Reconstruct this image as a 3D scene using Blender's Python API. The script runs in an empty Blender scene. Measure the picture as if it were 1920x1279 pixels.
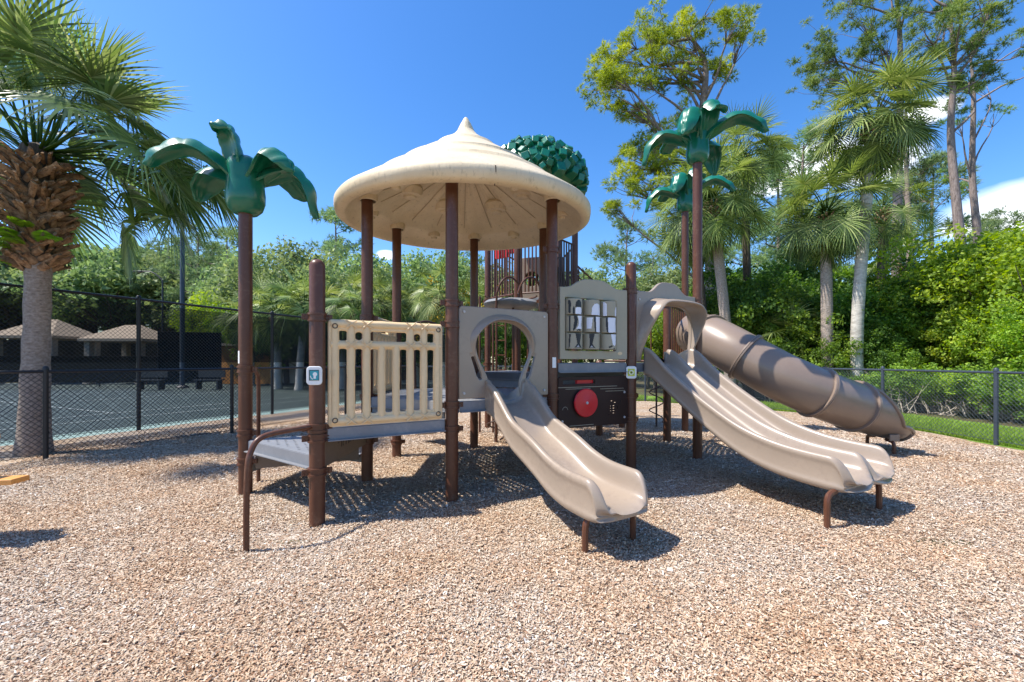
import bpy, bmesh, math, random
import numpy as np
from mathutils import Vector, Matrix, noise

SC = bpy.context.scene
COL = SC.collection
R = math.radians
random.seed(7)
# ---------------------------------------------------------------- camera, sky, sun, exposure
CAMH = 1.35
FPX = 780.0          # focal length in pixels of the 1920 px wide photograph
HOR = 678.0          # horizon row
cam_d = bpy.data.cameras.new("camera")
cam_d.sensor_width = 36
cam_d.lens = FPX / 1920 * 36
cam_d.shift_y = (HOR - 639.5) / 1920
cam_d.clip_start = 0.05
cam_d.clip_end = 2000
cam = bpy.data.objects.new("camera", cam_d)
COL.objects.link(cam)
cam.location = (0, 0, CAMH)
cam.rotation_euler = (R(90), 0, 0)
SC.camera = cam

SUN_DIR = Vector((-0.99 * math.cos(R(58.5)), -0.16 * math.cos(R(58.5)), math.sin(R(58.5)))).normalized()
world = bpy.data.worlds.new("World")
SC.world = world
world.use_nodes = True
wn, wl = world.node_tree.nodes, world.node_tree.links
wn.clear()
sky = wn.new("ShaderNodeTexSky")
sky.sky_type = 'NISHITA'
sky.sun_disc = False
sky.sun_elevation = R(58.5)
sky.sun_rotation = math.atan2(SUN_DIR.x, SUN_DIR.y) % (2 * math.pi)
sky.altitude = 0
sky.air_density = 1.0
sky.dust_density = 0.6
sky.ozone_density = 2.5
hsv = wn.new("ShaderNodeHueSaturation")
hsv.inputs['Saturation'].default_value = 1.33
hsv.inputs['Hue'].default_value = 0.506
hsv.inputs['Value'].default_value = 1.14
wl.new(sky.outputs[0], hsv.inputs['Color'])
geo = wn.new("ShaderNodeTexCoord")
# fair-weather cumulus low over the trees: real cloud shapes given by direction in the sky
mp = wn.new("ShaderNodeMapping"); mp.inputs['Scale'].default_value = (2.2, 2.2, 6.0)
wl.new(geo.outputs['Generated'], mp.inputs['Vector'])
nz = wn.new("ShaderNodeTexNoise"); nz.inputs['Scale'].default_value = 1.6; nz.inputs['Detail'].default_value = 9
nz.inputs['Roughness'].default_value = 0.55
wl.new(mp.outputs[0], nz.inputs['Vector'])
def blob(cx, cy, cz, rad):
    """1 inside a cone of directions round (cx,cy,cz)"""
    d = Vector((cx, cy, cz)).normalized()
    dp = wn.new("ShaderNodeVectorMath"); dp.operation = 'DISTANCE'
    nrm = wn.new("ShaderNodeVectorMath"); nrm.operation = 'NORMALIZE'
    wl.new(geo.outputs['Generated'], nrm.inputs[0])
    sc_ = wn.new("ShaderNodeVectorMath"); sc_.operation = 'MULTIPLY'
    sc_.inputs[1].default_value = (1, 1, 2.2)
    wl.new(nrm.outputs[0], sc_.inputs[0])
    wl.new(sc_.outputs[0], dp.inputs[0])
    dp.inputs[1].default_value = (d.x, d.y, d.z * 2.2)
    m = wn.new("ShaderNodeMapRange"); m.inputs['From Min'].default_value = rad; m.inputs['From Max'].default_value = rad * 0.3
    wl.new(dp.outputs['Value'], m.inputs['Value'])
    return m.outputs[0]
def dirpx(x, y): return ((x - 960) / FPX, 1.0, (HOR - y) / FPX)
acc = None
for (x, y, rad) in ((1930, 395, .16), (1830, 420, .08), (1530, 310, .13), (1440, 345, .08), (1650, 310, .10), (1740, 210, .06), (725, 478, .035), (2150, 380, .25), (-300, 420, .2)):
    b = blob(*dirpx(x, y), rad)
    if acc is None: acc = b
    else:
        mx = wn.new("ShaderNodeMath"); mx.operation = 'MAXIMUM'
        wl.new(acc, mx.inputs[0]); wl.new(b, mx.inputs[1]); acc = mx.outputs[0]
ad = wn.new("ShaderNodeMath"); ad.operation = 'ADD'
wl.new(acc, ad.inputs[0]); wl.new(nz.outputs['Fac'], ad.inputs[1])
cr = wn.new("ShaderNodeMapRange"); cr.inputs['From Min'].default_value = 0.98; cr.inputs['From Max'].default_value = 1.5
wl.new(ad.outputs[0], cr.inputs['Value'])
cm = wn.new("ShaderNodeMixRGB"); cm.inputs['Color2'].default_value = (9.0, 9.3, 9.8, 1)
wl.new(cr.outputs[0], cm.inputs['Fac']); wl.new(hsv.outputs[0], cm.inputs['Color1'])
bg = wn.new("ShaderNodeBackground"); bg.inputs['Strength'].default_value = 0.15
wl.new(cm.outputs[0], bg.inputs['Color'])
wo = wn.new("ShaderNodeOutputWorld"); wl.new(bg.outputs[0], wo.inputs['Surface'])

sun_d = bpy.data.lights.new("sun", 'SUN')
sun_d.energy = 5.0
sun_d.angle = R(0.55)
sun_d.color = (1.0, 0.95, 0.87)
sun = bpy.data.objects.new("sun", sun_d); COL.objects.link(sun)
sun.rotation_euler = SUN_DIR.to_track_quat('Z', 'Y').to_euler()
sun.location = (-20, -5, 30)
SC.view_settings.view_transform = 'Standard'
SC.view_settings.look = 'None'
SC.view_settings.exposure = 0.62
SC.view_settings.gamma = 1.0
SC.cycles.max_bounces = 8
SC.cycles.transparent_max_bounces = 12
SC.cycles.diffuse_bounces = 3
SC.cycles.glossy_bounces = 3
SC.cycles.use_denoising = True
SC.cycles.caustics_reflective = False
SC.cycles.caustics_refractive = False

# ---------------------------------------------------------------- helpers
def at(x, y, D):
    """world point seen at pixel x,y of the 1920 px photograph at depth D"""
    return Vector(((x - 960) * D / FPX, D, CAMH + (HOR - y) * D / FPX))
def gnd(x, y):
    D = CAMH * FPX / (y - HOR)
    return Vector(((x - 960) * D / FPX, D, 0))

def tag(o, label=None, cat=None, group=None, kind=None):
    if label: o['label'] = label
    if cat: o['category'] = cat
    if group: o['group'] = group
    if kind: o['kind'] = kind
    return o
def empty(name, loc=(0, 0, 0), rz=0):
    o = bpy.data.objects.new(name, None)
    o.empty_display_size = 0.2
    COL.objects.link(o); o.location = loc; o.rotation_euler = (0, 0, rz)
    return o

class MB:
    """collects shapes and links them as ONE mesh object"""
    def __init__(s): s.v = []; s.f = []
    def add(s, vs, fs, M=None):
        n = len(s.v)
        if M is not None: vs = [M @ Vector(v) for v in vs]
        s.v += [tuple(v) for v in vs]
        s.f += [[i + n for i in f] for f in fs]
        return s
    def box(s, c, size, M=None, rz=0):
        x, y, z = [k / 2 for k in size]
        vs = [(-x, -y, -z), (x, -y, -z), (x, y, -z), (-x, y, -z), (-x, -y, z), (x, -y, z), (x, y, z), (-x, y, z)]
        T = Matrix.Translation(c) @ Matrix.Rotation(rz, 4, 'Z')
        if M is not None: T = M @ T
        return s.add(vs, [(0, 3, 2, 1), (4, 5, 6, 7), (0, 1, 5, 4), (1, 2, 6, 5), (2, 3, 7, 6), (3, 0, 4, 7)], T)
    def tube(s, pts, r, n=8, cap=True, closed=False, M=None, squash=None):
        pts = [Vector(p) for p in pts]
        m = len(pts)
        rs = r if isinstance(r, (list, tuple)) else [r] * m
        t0 = (pts[1] - pts[0]).normalized()
        up = Vector((0, 0, 1)) if abs(t0.z) < 0.9 else Vector((0, 1, 0))
        a = t0.cross(up).normalized()
        vs = []; fs = []
        for i, p in enumerate(pts):
            if closed: t = (pts[(i + 1) % m] - pts[i - 1]).normalized()
            elif i == 0: t = t0
            elif i == m - 1: t = (pts[-1] - pts[-2]).normalized()
            else: t = ((pts[i + 1] - p).normalized() + (p - pts[i - 1]).normalized()).normalized()
            a = (a - t * a.dot(t)).normalized()
            b = t.cross(a)
            for k in range(n):
                an = 2 * math.pi * k / n
                vs.append(p + (a * math.cos(an) + b * math.sin(an)) * rs[i])
        segs = m if closed else m - 1
        for i in range(segs):
            j = (i + 1) % m
            for k in range(n):
                k2 = (k + 1) % n
                fs.append((i * n + k, i * n + k2, j * n + k2, j * n + k))
        if cap and not closed:
            fs.append(tuple(reversed(range(n)))); fs.append(tuple(range((m - 1) * n, m * n)))
        return s.add(vs, fs, M)
    def lathe(s, prof, n=24, M=None):
        """prof: list of (r,z) bottom to top, revolved round z"""
        vs = []; fs = []
        for (r, z) in prof:
            r = max(r, 1e-4)
            for k in range(n):
                an = 2 * math.pi * k / n
                vs.append((r * math.cos(an), r * math.sin(an), z))
        for i in range(len(prof) - 1):
            for k in range(n):
                k2 = (k + 1) % n
                fs.append((i * n + k, i * n + k2, (i + 1) * n + k2, (i + 1) * n + k))
        return s.add(vs, fs, M)
    def cyl(s, c, r, z0, z1, n=20, M=None):
        T = Matrix.Translation((c[0], c[1], 0))
        if M is not None: T = M @ T
        return s.lathe([(0, z0), (r, z0), (r, z1), (0, z1)], n, T)
    def loft(s, secs, closed_ring=True, cap=True, M=None):
        n = len(secs[0]); vs = [p for q in secs for p in q]; fs = []
        for i in range(len(secs) - 1):
            for k in range(n if closed_ring else n - 1):
                k2 = (k + 1) % n
                fs.append((i * n + k, i * n + k2, (i + 1) * n + k2, (i + 1) * n + k))
        if cap and closed_ring:
            fs.append(tuple(reversed(range(n)))); fs.append(tuple(range((len(secs) - 1) * n, len(secs) * n)))
        return s.add(vs, fs, M)
    def build(s, name, mat, parent=None, smooth=True, angle=38, bevel=0, sub=0, org=None, fixn=False):
        me = bpy.data.meshes.new(name)
        o = bpy.data.objects.new(name, me)
        COL.objects.link(o)
        off = Vector((0, 0, 0))
        if parent is not None:
            o.parent = parent
            p = parent
            while p is not None:
                off += Vector(p.location); p = p.parent
        if org is not None:
            o.location = Vector(org) - off; off = Vector(org)
        vs = [(v[0] - off.x, v[1] - off.y, v[2] - off.z) for v in s.v] if off.length > 0 else s.v
        me.from_pydata(vs, [], s.f)
        if fixn:
            bm = bmesh.new(); bm.from_mesh(me); bmesh.ops.recalc_face_normals(bm, faces=bm.faces); bm.to_mesh(me); bm.free()
        me.materials.append(mat)
        if smooth:
            me.polygons.foreach_set('use_smooth', [True] * len(me.polygons))
            if angle < 180 and not sub: me.set_sharp_from_angle(angle=R(angle))
        me.update()
        if bevel:
            b = o.modifiers.new("bevel", 'BEVEL'); b.width = bevel; b.segments = 2; b.limit_method = 'ANGLE'; b.angle_limit = R(40)
            b.harden_normals = False
        if sub:
            b = o.modifiers.new("sub", 'SUBSURF'); b.levels = sub; b.render_levels = sub
        return o

def flat(loops, thick, bevel=0.006, bres=1):
    """a flat plate in the xy plane with holes (loops inside the first), rounded edges; returns verts, faces"""
    cu = bpy.data.curves.new('c', 'CURVE'); cu.dimensions = '2D'; cu.fill_mode = 'BOTH'
    cu.extrude = max(thick / 2 - bevel, 0.0005); cu.bevel_depth = bevel; cu.bevel_resolution = bres
    for lp in loops:
        sp = cu.splines.new('POLY'); sp.points.add(len(lp) - 1)
        for i, p in enumerate(lp): sp.points[i].co = (p[0], p[1], 0, 1)
        sp.use_cyclic_u = True
    ob = bpy.data.objects.new('c', cu); COL.objects.link(ob)
    dg = bpy.context.evaluated_depsgraph_get()
    me = bpy.data.meshes.new_from_object(ob.evaluated_get(dg))
    vs = [v.co.copy() for v in me.vertices]; fs = [tuple(p.vertices) for p in me.polygons]
    bpy.data.objects.remove(ob); bpy.data.curves.remove(cu); bpy.data.meshes.remove(me)
    return vs, fs
def frame(p0, p1, z0=0.0):
    """maps (u along p0->p1, v up, w outward to the right of the direction)"""
    d = Vector((p1[0] - p0[0], p1[1] - p0[1], 0)).normalized()
    n = Vector((d.y, -d.x, 0))
    M = Matrix(((d.x, 0, n.x, p0[0]), (d.y, 0, n.y, p0[1]), (0, 1, 0, z0), (0, 0, 0, 1)))
    return M
def circ(cx, cy, r, n=14, ry=None):
    ry = ry or r
    return [(cx + r * math.cos(2 * math.pi * k / n), cy + ry * math.sin(2 * math.pi * k / n)) for k in range(n)]
def rrect(x0, y0, x1, y1, r, n=4):
    o = []
    for (cx, cy, a0) in ((x1 - r, y1 - r, 0), (x0 + r, y1 - r, 90), (x0 + r, y0 + r, 180), (x1 - r, y0 + r, 270)):
        for k in range(n + 1):
            a = R(a0 + 90 * k / n); o.append((cx + r * math.cos(a), cy + r * math.sin(a)))
    return o
def catmull(pts, n):
    """smooth curve through control points (any dimension), n samples"""
    P = [np.array(p, float) for p in pts]
    P = [2 * P[0] - P[1]] + P + [2 * P[-1] - P[-2]]
    m = len(P) - 3; out = []
    for i in range(n):
        t = i / (n - 1) * m; k = min(int(t), m - 1); u = t - k
        a, b, c, d = P[k:k + 4]
        out.append(0.5 * ((2 * b) + (-a + c) * u + (2 * a - 5 * b + 4 * c - d) * u * u + (-a + 3 * b - 3 * c + d) * u ** 3))
    return out

# ---------------------------------------------------------------- materials
def newmat(name):
    m = bpy.data.materials.new(name); m.use_nodes = True
    nt = m.node_tree; b = nt.nodes['Principled BSDF']
    return m, nt, b
def setc(b, c, rough=0.5, spec=0.5, metal=0.0, coat=0.0):
    b.inputs['Base Color'].default_value = (*c, 1); b.inputs['Roughness'].default_value = rough
    b.inputs['Specular IOR Level'].default_value = spec; b.inputs['Metallic'].default_value = metal
    b.inputs['Coat Weight'].default_value = coat
def coords(nt, kind='Object', scale=(1, 1, 1)):
    tc = nt.nodes.new('ShaderNodeTexCoord'); mp = nt.nodes.new('ShaderNodeMapping')
    mp.inputs['Scale'].default_value = scale
    nt.links.new(tc.outputs[kind], mp.inputs['Vector']); return mp.outputs[0]
def noise_node(nt, vec, scale, detail=4, rough=0.55):
    n = nt.nodes.new('ShaderNodeTexNoise'); n.inputs['Scale'].default_value = scale
    n.inputs['Detail'].default_value = detail; n.inputs['Roughness'].default_value = rough
    nt.links.new(vec, n.inputs['Vector']); return n
def ramp(nt, fac, stops):
    r = nt.nodes.new('ShaderNodeValToRGB'); e = r.color_ramp.elements
    while len(e) < len(stops): e.new(0.5)
    for i, (p, c) in enumerate(stops): e[i].position = p; e[i].color = (*c, 1)
    nt.links.new(fac, r.inputs['Fac']); return r.outputs['Color']
def bump(nt, b, h, strength, dist=0.01, prev=None):
    n = nt.nodes.new('ShaderNodeBump'); n.inputs['Strength'].default_value = strength; n.inputs['Distance'].default_value = dist
    nt.links.new(h, n.inputs['Height'])
    nt.links.new(n.outputs[0], b.inputs['Normal']); return n
def plastic(name, c, rough=0.35, var=0.12, dirt=(0.25, 0.2, 0.15), dirtamt=0.25, bumpamt=0.05, coat=0.0, bscale=60, spec=0.5):
    """moulded or painted surface with faint mottling, scuffs and grime of its own"""
    m, nt, b = newmat(name); setc(b, c, rough, spec, 0, coat)
    v = coords(nt)
    n1 = noise_node(nt, v, 1.7, 5, 0.6)
    n2 = noise_node(nt, v, 22, 4, 0.7)
    lo = tuple(k * (1 - var) for k in c); hi = tuple(min(1, k * (1 + var)) for k in c)
    col = ramp(nt, n1.outputs['Fac'], [(0.35, lo), (0.65, hi)])
    mul = nt.nodes.new('ShaderNodeMath'); mul.operation = 'MULTIPLY'
    nt.links.new(n1.outputs['Fac'], mul.inputs[0]); nt.links.new(n2.outputs['Fac'], mul.inputs[1])
    mr = nt.nodes.new('ShaderNodeMapRange'); mr.inputs['From Min'].default_value = 0.27; mr.inputs['From Max'].default_value = 0.42
    mr.inputs['To Max'].default_value = dirtamt
    nt.links.new(mul.outputs[0], mr.inputs['Value'])
    mx = nt.nodes.new('ShaderNodeMixRGB'); mx.inputs['Color2'].default_value = (*dirt, 1)
    nt.links.new(mr.outputs[0], mx.inputs['Fac']); nt.links.new(col, mx.inputs['Color1'])
    nt.links.new(mx.outputs[0], b.inputs['Base Color'])
    rr = nt.nodes.new('ShaderNodeMapRange'); rr.inputs['To Min'].default_value = rough * 0.8; rr.inputs['To Max'].default_value = min(1, rough * 1.35)
    nt.links.new(n2.outputs['Fac'], rr.inputs['Value']); nt.links.new(rr.outputs[0], b.inputs['Roughness'])
    if bumpamt:
        n3 = noise_node(nt, v, bscale, 3, 0.6)
        bump(nt, b, n3.outputs['Fac'], bumpamt, 0.01)
    return m

M = {}
M['post'] = plastic('brown_powder_coat', (0.105, 0.041, 0.023), 0.33, 0.12, (0.26, 0.17, 0.11), 0.30, 0.04, spec=0.38)
M['brown_dark'] = plastic('dark_brown_plastic', (0.060, 0.030, 0.022), 0.45, 0.12, (0.12, 0.09, 0.07), 0.2, 0.04)
M['tan'] = plastic('taupe_plastic', (0.315, 0.248, 0.190), 0.30, 0.06, (0.20, 0.15, 0.12), 0.34, 0.03, coat=0.12)
M['tube'] = plastic('brown_taupe_plastic', (0.232, 0.172, 0.132), 0.33, 0.08, (0.2, 0.15, 0.12), 0.25, 0.04, coat=0.1)
M['cream'] = plastic('cream_plastic', (0.76, 0.56, 0.32), 0.42, 0.05, (0.5, 0.36, 0.2), 0.3, 0.05)
M['khaki'] = plastic('khaki_plastic', (0.38, 0.335, 0.24), 0.45, 0.05, (0.33, 0.28, 0.2), 0.25, 0.04)
M['panel_dark'] = plastic('dark_brown_panel', (0.036, 0.019, 0.015), 0.5, 0.1, (0.07, 0.05, 0.04), 0.2, 0.03, spec=0.25)
M['green'] = plastic('green_plastic', (0.004, 0.135, 0.075), 0.30, 0.12, (0.03, 0.12, 0.09), 0.4, 0.12, coat=0.2, bscale=28)
M['red'] = plastic('red_plastic', (0.62, 0.012, 0.022), 0.35, 0.06, (0.3, 0.02, 0.02), 0.3, 0.03)
M['deck'] = plastic('blue_grey_deck_coating', (0.20, 0.207, 0.222), 0.5, 0.12, (0.36, 0.34, 0.31), 0.5, 0.15)
M['metal'] = plastic('galvanised_bolt', (0.5, 0.48, 0.46), 0.35, 0.1, (0.2, 0.15, 0.1), 0.2, 0.0)
M['white'] = plastic('white_plastic', (0.78, 0.78, 0.76), 0.4, 0.04, (0.5, 0.45, 0.4), 0.2, 0.0)
M['teal'] = plastic('teal_print', (0.02, 0.30, 0.36), 0.4, 0.04)
M['lime'] = plastic('lime_print', (0.55, 0.60, 0.03), 0.4, 0.04)
M['black'] = plastic('black_print', (0.012, 0.011, 0.014), 0.4, 0.04, (0.03, 0.03, 0.03), 0.1, 0.0)
M['ppaint'] = plastic('white_print', (0.80, 0.80, 0.86), 0.4, 0.03, (0.6, 0.58, 0.6), 0.2, 0.0)
M['fence'] = plastic('black_vinyl_coating', (0.012, 0.013, 0.016), 0.42, 0.1, (0.03, 0.03, 0.03), 0.2, 0.02)
M['fence_blue'] = plastic('bluish_black_coating', (0.035, 0.048, 0.066), 0.42, 0.1, (0.06, 0.07, 0.08), 0.3, 0.02)  # paler and bluer than the plain black coating
M['orange_wood'] = plastic('orange_stained_wood', (0.75, 0.33, 0.08), 0.45, 0.12, (0.5, 0.2, 0.05), 0.3, 0.05)

def roof_mat():
    m, nt, b = newmat('weathered_cream_fibreglass'); setc(b, (0.8, 0.7, 0.54), 0.55, 0.4)
    v = coords(nt)
    n1 = noise_node(nt, v, 2.2, 6, 0.62)
    col = ramp(nt, n1.outputs['Fac'], [(0.3, (0.63, 0.50, 0.32)), (0.7, (0.74, 0.62, 0.43))])
    v2 = coords(nt, scale=(9, 9, 2.2)); n2 = noise_node(nt, v2, 3.0, 6, 0.7)
    st = nt.nodes.new('ShaderNodeMapRange'); st.inputs['From Min'].default_value = 0.56; st.inputs['From Max'].default_value = 0.76; st.inputs['To Max'].default_value = 0.8
    nt.links.new(n2.outputs['Fac'], st.inputs['Value'])
    mx = nt.nodes.new('ShaderNodeMixRGB'); mx.inputs['Color2'].default_value = (0.30, 0.24, 0.16, 1)
    nt.links.new(st.outputs[0], mx.inputs['Fac']); nt.links.new(col, mx.inputs['Color1'])
    nt.links.new(mx.outputs[0], b.inputs['Base Color'])
    n3 = noise_node(nt, coords(nt, scale=(6, 6, 1.5)), 9, 5, 0.65)
    bump(nt, b, n3.outputs['Fac'], 0.28, 0.02)
    return m
M['roof'] = roof_mat()
# ================================================================ ground
def ground_h(x, y):
    """gentle unevenness of the wood-chip surface (numpy arrays or floats)"""
    return 0.012 * np.sin(1.7 * x + 0.6 * np.sin(1.1 * y)) * np.cos(1.3 * y + 0.4) + 0.008 * np.sin(3.9 * x + 1.3) * np.sin(3.1 * y + 2.0 + 0.8 * np.sin(x)) - 0.012 - 0.03 * np.exp(-(((x - 1.0) / 0.45) ** 2 + ((y - 2.75) / 0.35) ** 2)) - 0.03 * np.exp(-(((x - 3.3) / 0.6) ** 2 + ((y - 3.2) / 0.4) ** 2)) - 0.035 * np.exp(-(((x + 1.78) / 0.35) ** 2 + ((y - 3.28) / 0.22) ** 2))

def chips_mat():
    m, nt, b = newmat('wood_chip_pieces'); setc(b, (0.4, 0.3, 0.2), 0.78, 0.25)
    a = nt.nodes.new('ShaderNodeAttribute'); a.attribute_name = 'tint'
    c = ramp(nt, a.outputs['Fac'], [(0.0, (0.13, 0.08, 0.05)), (0.18, (0.37, 0.22, 0.14)), (0.4, (0.48, 0.355, 0.25)), (0.65, (0.60, 0.485, 0.37)), (0.85, (0.68, 0.59, 0.485)), (1.0, (0.78, 0.73, 0.65))])
    v = coords(nt); n = noise_node(nt, v, 0.8, 4, 0.6)
    pc = ramp(nt, n.outputs['Fac'], [(0.30, (0.88, 0.74, 0.59)), (0.42, (0.95, 0.86, 0.76)), (0.55, (0.95, 0.94, 0.92)), (0.72, (0.93, 0.96, 1.02))])
    mx = nt.nodes.new('ShaderNodeMixRGB'); mx.blend_type = 'MULTIPLY'; mx.inputs['Fac'].default_value = 0.85
    nt.links.new(c, mx.inputs['Color1']); nt.links.new(pc, mx.inputs['Color2'])
    nt.links.new(mx.outputs[0], b.inputs['Base Color'])
    return m
def mulch_mat():
    m, nt, b = newmat('wood_chip_bed'); setc(b, (0.4, 0.3, 0.2), 0.9, 0.15)
    tc = nt.nodes.new('ShaderNodeTexCoord')
    def vor(scale, sx, rot):
        mp = nt.nodes.new('ShaderNodeMapping'); mp.inputs['Scale'].default_value = (1, sx, 1); mp.inputs['Rotation'].default_value = (0, 0, rot)
        # warp so chips lie in all directions
        nw = noise_node(nt, tc.outputs['Object'], 7, 2, 0.5)
        ad = nt.nodes.new('ShaderNodeMixRGB'); ad.blend_type = 'ADD'; ad.inputs['Fac'].default_value = 0.12
        nt.links.new(tc.outputs['Object'], ad.inputs['Color1']); nt.links.new(nw.outputs['Color'], ad.inputs['Color2'])
        nt.links.new(ad.outputs[0], mp.inputs['Vector'])
        vo = nt.nodes.new('ShaderNodeTexVoronoi'); vo.inputs['Scale'].default_value = scale
        nt.links.new(mp.outputs[0], vo.inputs['Vector']); return vo
    v1 = vor(42, 2.3, 0.4); v2 = vor(36, 2.3, 1.8)
    sep = nt.nodes.new('ShaderNodeSeparateColor'); nt.links.new(v1.outputs['Color'], sep.inputs[0])
    sep2 = nt.nodes.new('ShaderNodeSeparateColor'); nt.links.new(v2.outputs['Color'], sep2.inputs[0])
    gt = nt.nodes.new('ShaderNodeMath'); gt.operation = 'GREATER_THAN'; gt.inputs[1].default_value = 0.5
    nt.links.new(sep2.outputs[1], gt.inputs[0])
    mixf = nt.nodes.new('ShaderNodeMix'); nt.links.new(gt.outputs[0], mixf.inputs[0])
    nt.links.new(sep.outputs[0], mixf.inputs[2]); nt.links.new(sep2.outputs[0], mixf.inputs[3])
    c = ramp(nt, mixf.outputs[0], [(0.0, (0.15, 0.09, 0.06)), (0.2, (0.36, 0.235, 0.155)), (0.5, (0.50, 0.385, 0.28)), (0.85, (0.64, 0.55, 0.44)), (1.0, (0.75, 0.70, 0.61))])
    n = noise_node(nt, tc.outputs['Object'], 0.8, 4, 0.6)
    pc = ramp(nt, n.outputs['Fac'], [(0.30, (0.88, 0.74, 0.59)), (0.42, (0.95, 0.86, 0.76)), (0.55, (0.95, 0.94, 0.92)), (0.72, (0.93, 0.96, 1.02))])
    mx = nt.nodes.new('ShaderNodeMixRGB'); mx.blend_type = 'MULTIPLY'; mx.inputs['Fac'].default_value = 0.85
    nt.links.new(c, mx.inputs['Color1']); nt.links.new(pc, mx.inputs['Color2'])
    nt.links.new(mx.outputs[0], b.inputs['Base Color'])
    mh = nt.nodes.new('ShaderNodeMath'); mh.operation = 'ADD'
    nt.links.new(mixf.outputs[0], mh.inputs[0]); nt.links.new(v1.outputs['Distance'], mh.inputs[1])
    bump(nt, b, mh.outputs[0], 0.9, 0.012)
    return m
def soil_mat():
    m, nt, b = newmat('forest_floor'); setc(b, (0.08, 0.07, 0.04), 0.95, 0.1)
    v = coords(nt); n = noise_node(nt, v, 0.6, 8, 0.7)
    c = ramp(nt, n.outputs['Fac'], [(0.35, (0.07, 0.05, 0.03)), (0.5, (0.10, 0.09, 0.045)), (0.7, (0.06, 0.10, 0.03))])
    nt.links.new(c, b.inputs['Base Color']); bump(nt, b, n.outputs['Fac'], 0.6, 0.1)
    return m
def grass_mat():
    m, nt, b = newmat('lawn'); setc(b, (0.1, 0.2, 0.03), 0.85, 0.15)
    v = coords(nt); n = noise_node(nt, v, 30, 6, 0.8); n2 = noise_node(nt, v, 1.2, 3)
    c = ramp(nt, n.outputs['Fac'], [(0.3, (0.07, 0.13, 0.02)), (0.55, (0.20, 0.33, 0.045)), (0.75, (0.33, 0.45, 0.09))])
    nt.links.new(c, b.inputs['Base Color']); bump(nt, b, n.outputs['Fac'], 0.8, 0.03)
    return m
def court_mat():
    m, nt, b = newmat('green_court_coating'); setc(b, (0.07, 0.13, 0.12), 0.7, 0.3)
    v = coords(nt); n = noise_node(nt, v, 0.5, 5, 0.6)
    c = ramp(nt, n.outputs['Fac'], [(0.35, (0.022, 0.036, 0.033)), (0.65, (0.035, 0.052, 0.046))])
    nt.links.new(c, b.inputs['Base Color']); return m
M['chip'] = chips_mat(); M['mulch'] = mulch_mat(); M['soil'] = soil_mat(); M['grass'] = grass_mat(); M['court'] = court_mat()
M['line'] = plastic('court_line_paint', (0.30, 0.34, 0.33), 0.7, 0.05, bumpamt=0)
M['lit_strip'] = plastic('lit_court_edge', (0.17, 0.25, 0.225), 0.75, 0.1, bumpamt=0)

def poly_sheet(name, pts, z, mat, kind='structure'):
    mb = MB(); mb.add([(x, y, z) for x, y in pts], [tuple(range(len(pts)))])
    o = mb.build(name, mat, smooth=False); tag(o, kind=kind); return o

# fence lines in plan
LOW_L = [(-9.2, 2.2), (-7.6, 3.9), (-6.49, 5.79), (-5.32, 7.9), (-4.28, 10.7), (-3.3, 13.4)]
RIGHT = [(7.72, 1.6), (7.86, 4.3), (7.96, 6.84), (8.02, 9.0), (7.75, 11.0), (6.3, 12.9), (4.55, 14.2), (2.4, 15.0), (0.0, 15.3), (-3.3, 15.3)]
TALL_D = (0.4150, 0.9098)
TALL = [(-9.79 + 0.46 * 2.83 * k, 3.16 + 2.57 * k) for k in range(0, 9)]
TALL = [(-7.44 + 1.18 * (k - 2), 8.29 + 2.57 * (k - 2)) for k in range(0, 7)]

poly_sheet('ground', [(-400, -60), (400, -60), (400, 500), (-400, 500)], -0.04, M['soil'])
lawn_out = [(7.5, -6)] + [(p[0] - 0.05, p[1]) for p in RIGHT[:-1]] + [(-3.3, 15.2), (-3.3, 17.6), (0, 17.8), (5.0, 17.0), (8.4, 14.4), (10.3, 11.5), (10.6, 8.0), (10.8, 3), (12, -6)]
poly_sheet('lawn', lawn_out, -0.022, M['grass'])
# wood-chip bed with gentle relief
def mulch_sheet():
    mulch_poly = [(-14, -5), (7.5, -5)] + RIGHT[:-1] + [(-3.3, 15.3)] + [(TALL[k][0], TALL[k][1]) for k in (4, 3, 2, 1, 0)] + [(-12.5, -2)]
    # clip a fine grid against the polygon
    bm = bmesh.new()
    f = bm.faces.new([bm.verts.new((x, y, 0)) for x, y in mulch_poly])
    for ax in (0, 1):
        k = -13.0
        while k < 17:
            step = 0.3
            co = (k, 0, 0) if ax == 0 else (0, k, 0); no = (1, 0, 0) if ax == 0 else (0, 1, 0)
            bmesh.ops.bisect_plane(bm, geom=bm.verts[:] + bm.edges[:] + bm.faces[:], plane_co=co, plane_no=no)
            k += step
    for v in bm.verts: v.co.z = float(ground_h(v.co.x, v.co.y))
    me = bpy.data.meshes.new('mulch_bed'); bm.to_mesh(me); bm.free()
    me.polygons.foreach_set('use_smooth', [True] * len(me.polygons)); me.materials.append(M['mulch'])
    o = bpy.data.objects.new('mulch_bed', me); COL.objects.link(o); tag(o, kind='structure')
mulch_sheet()
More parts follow.
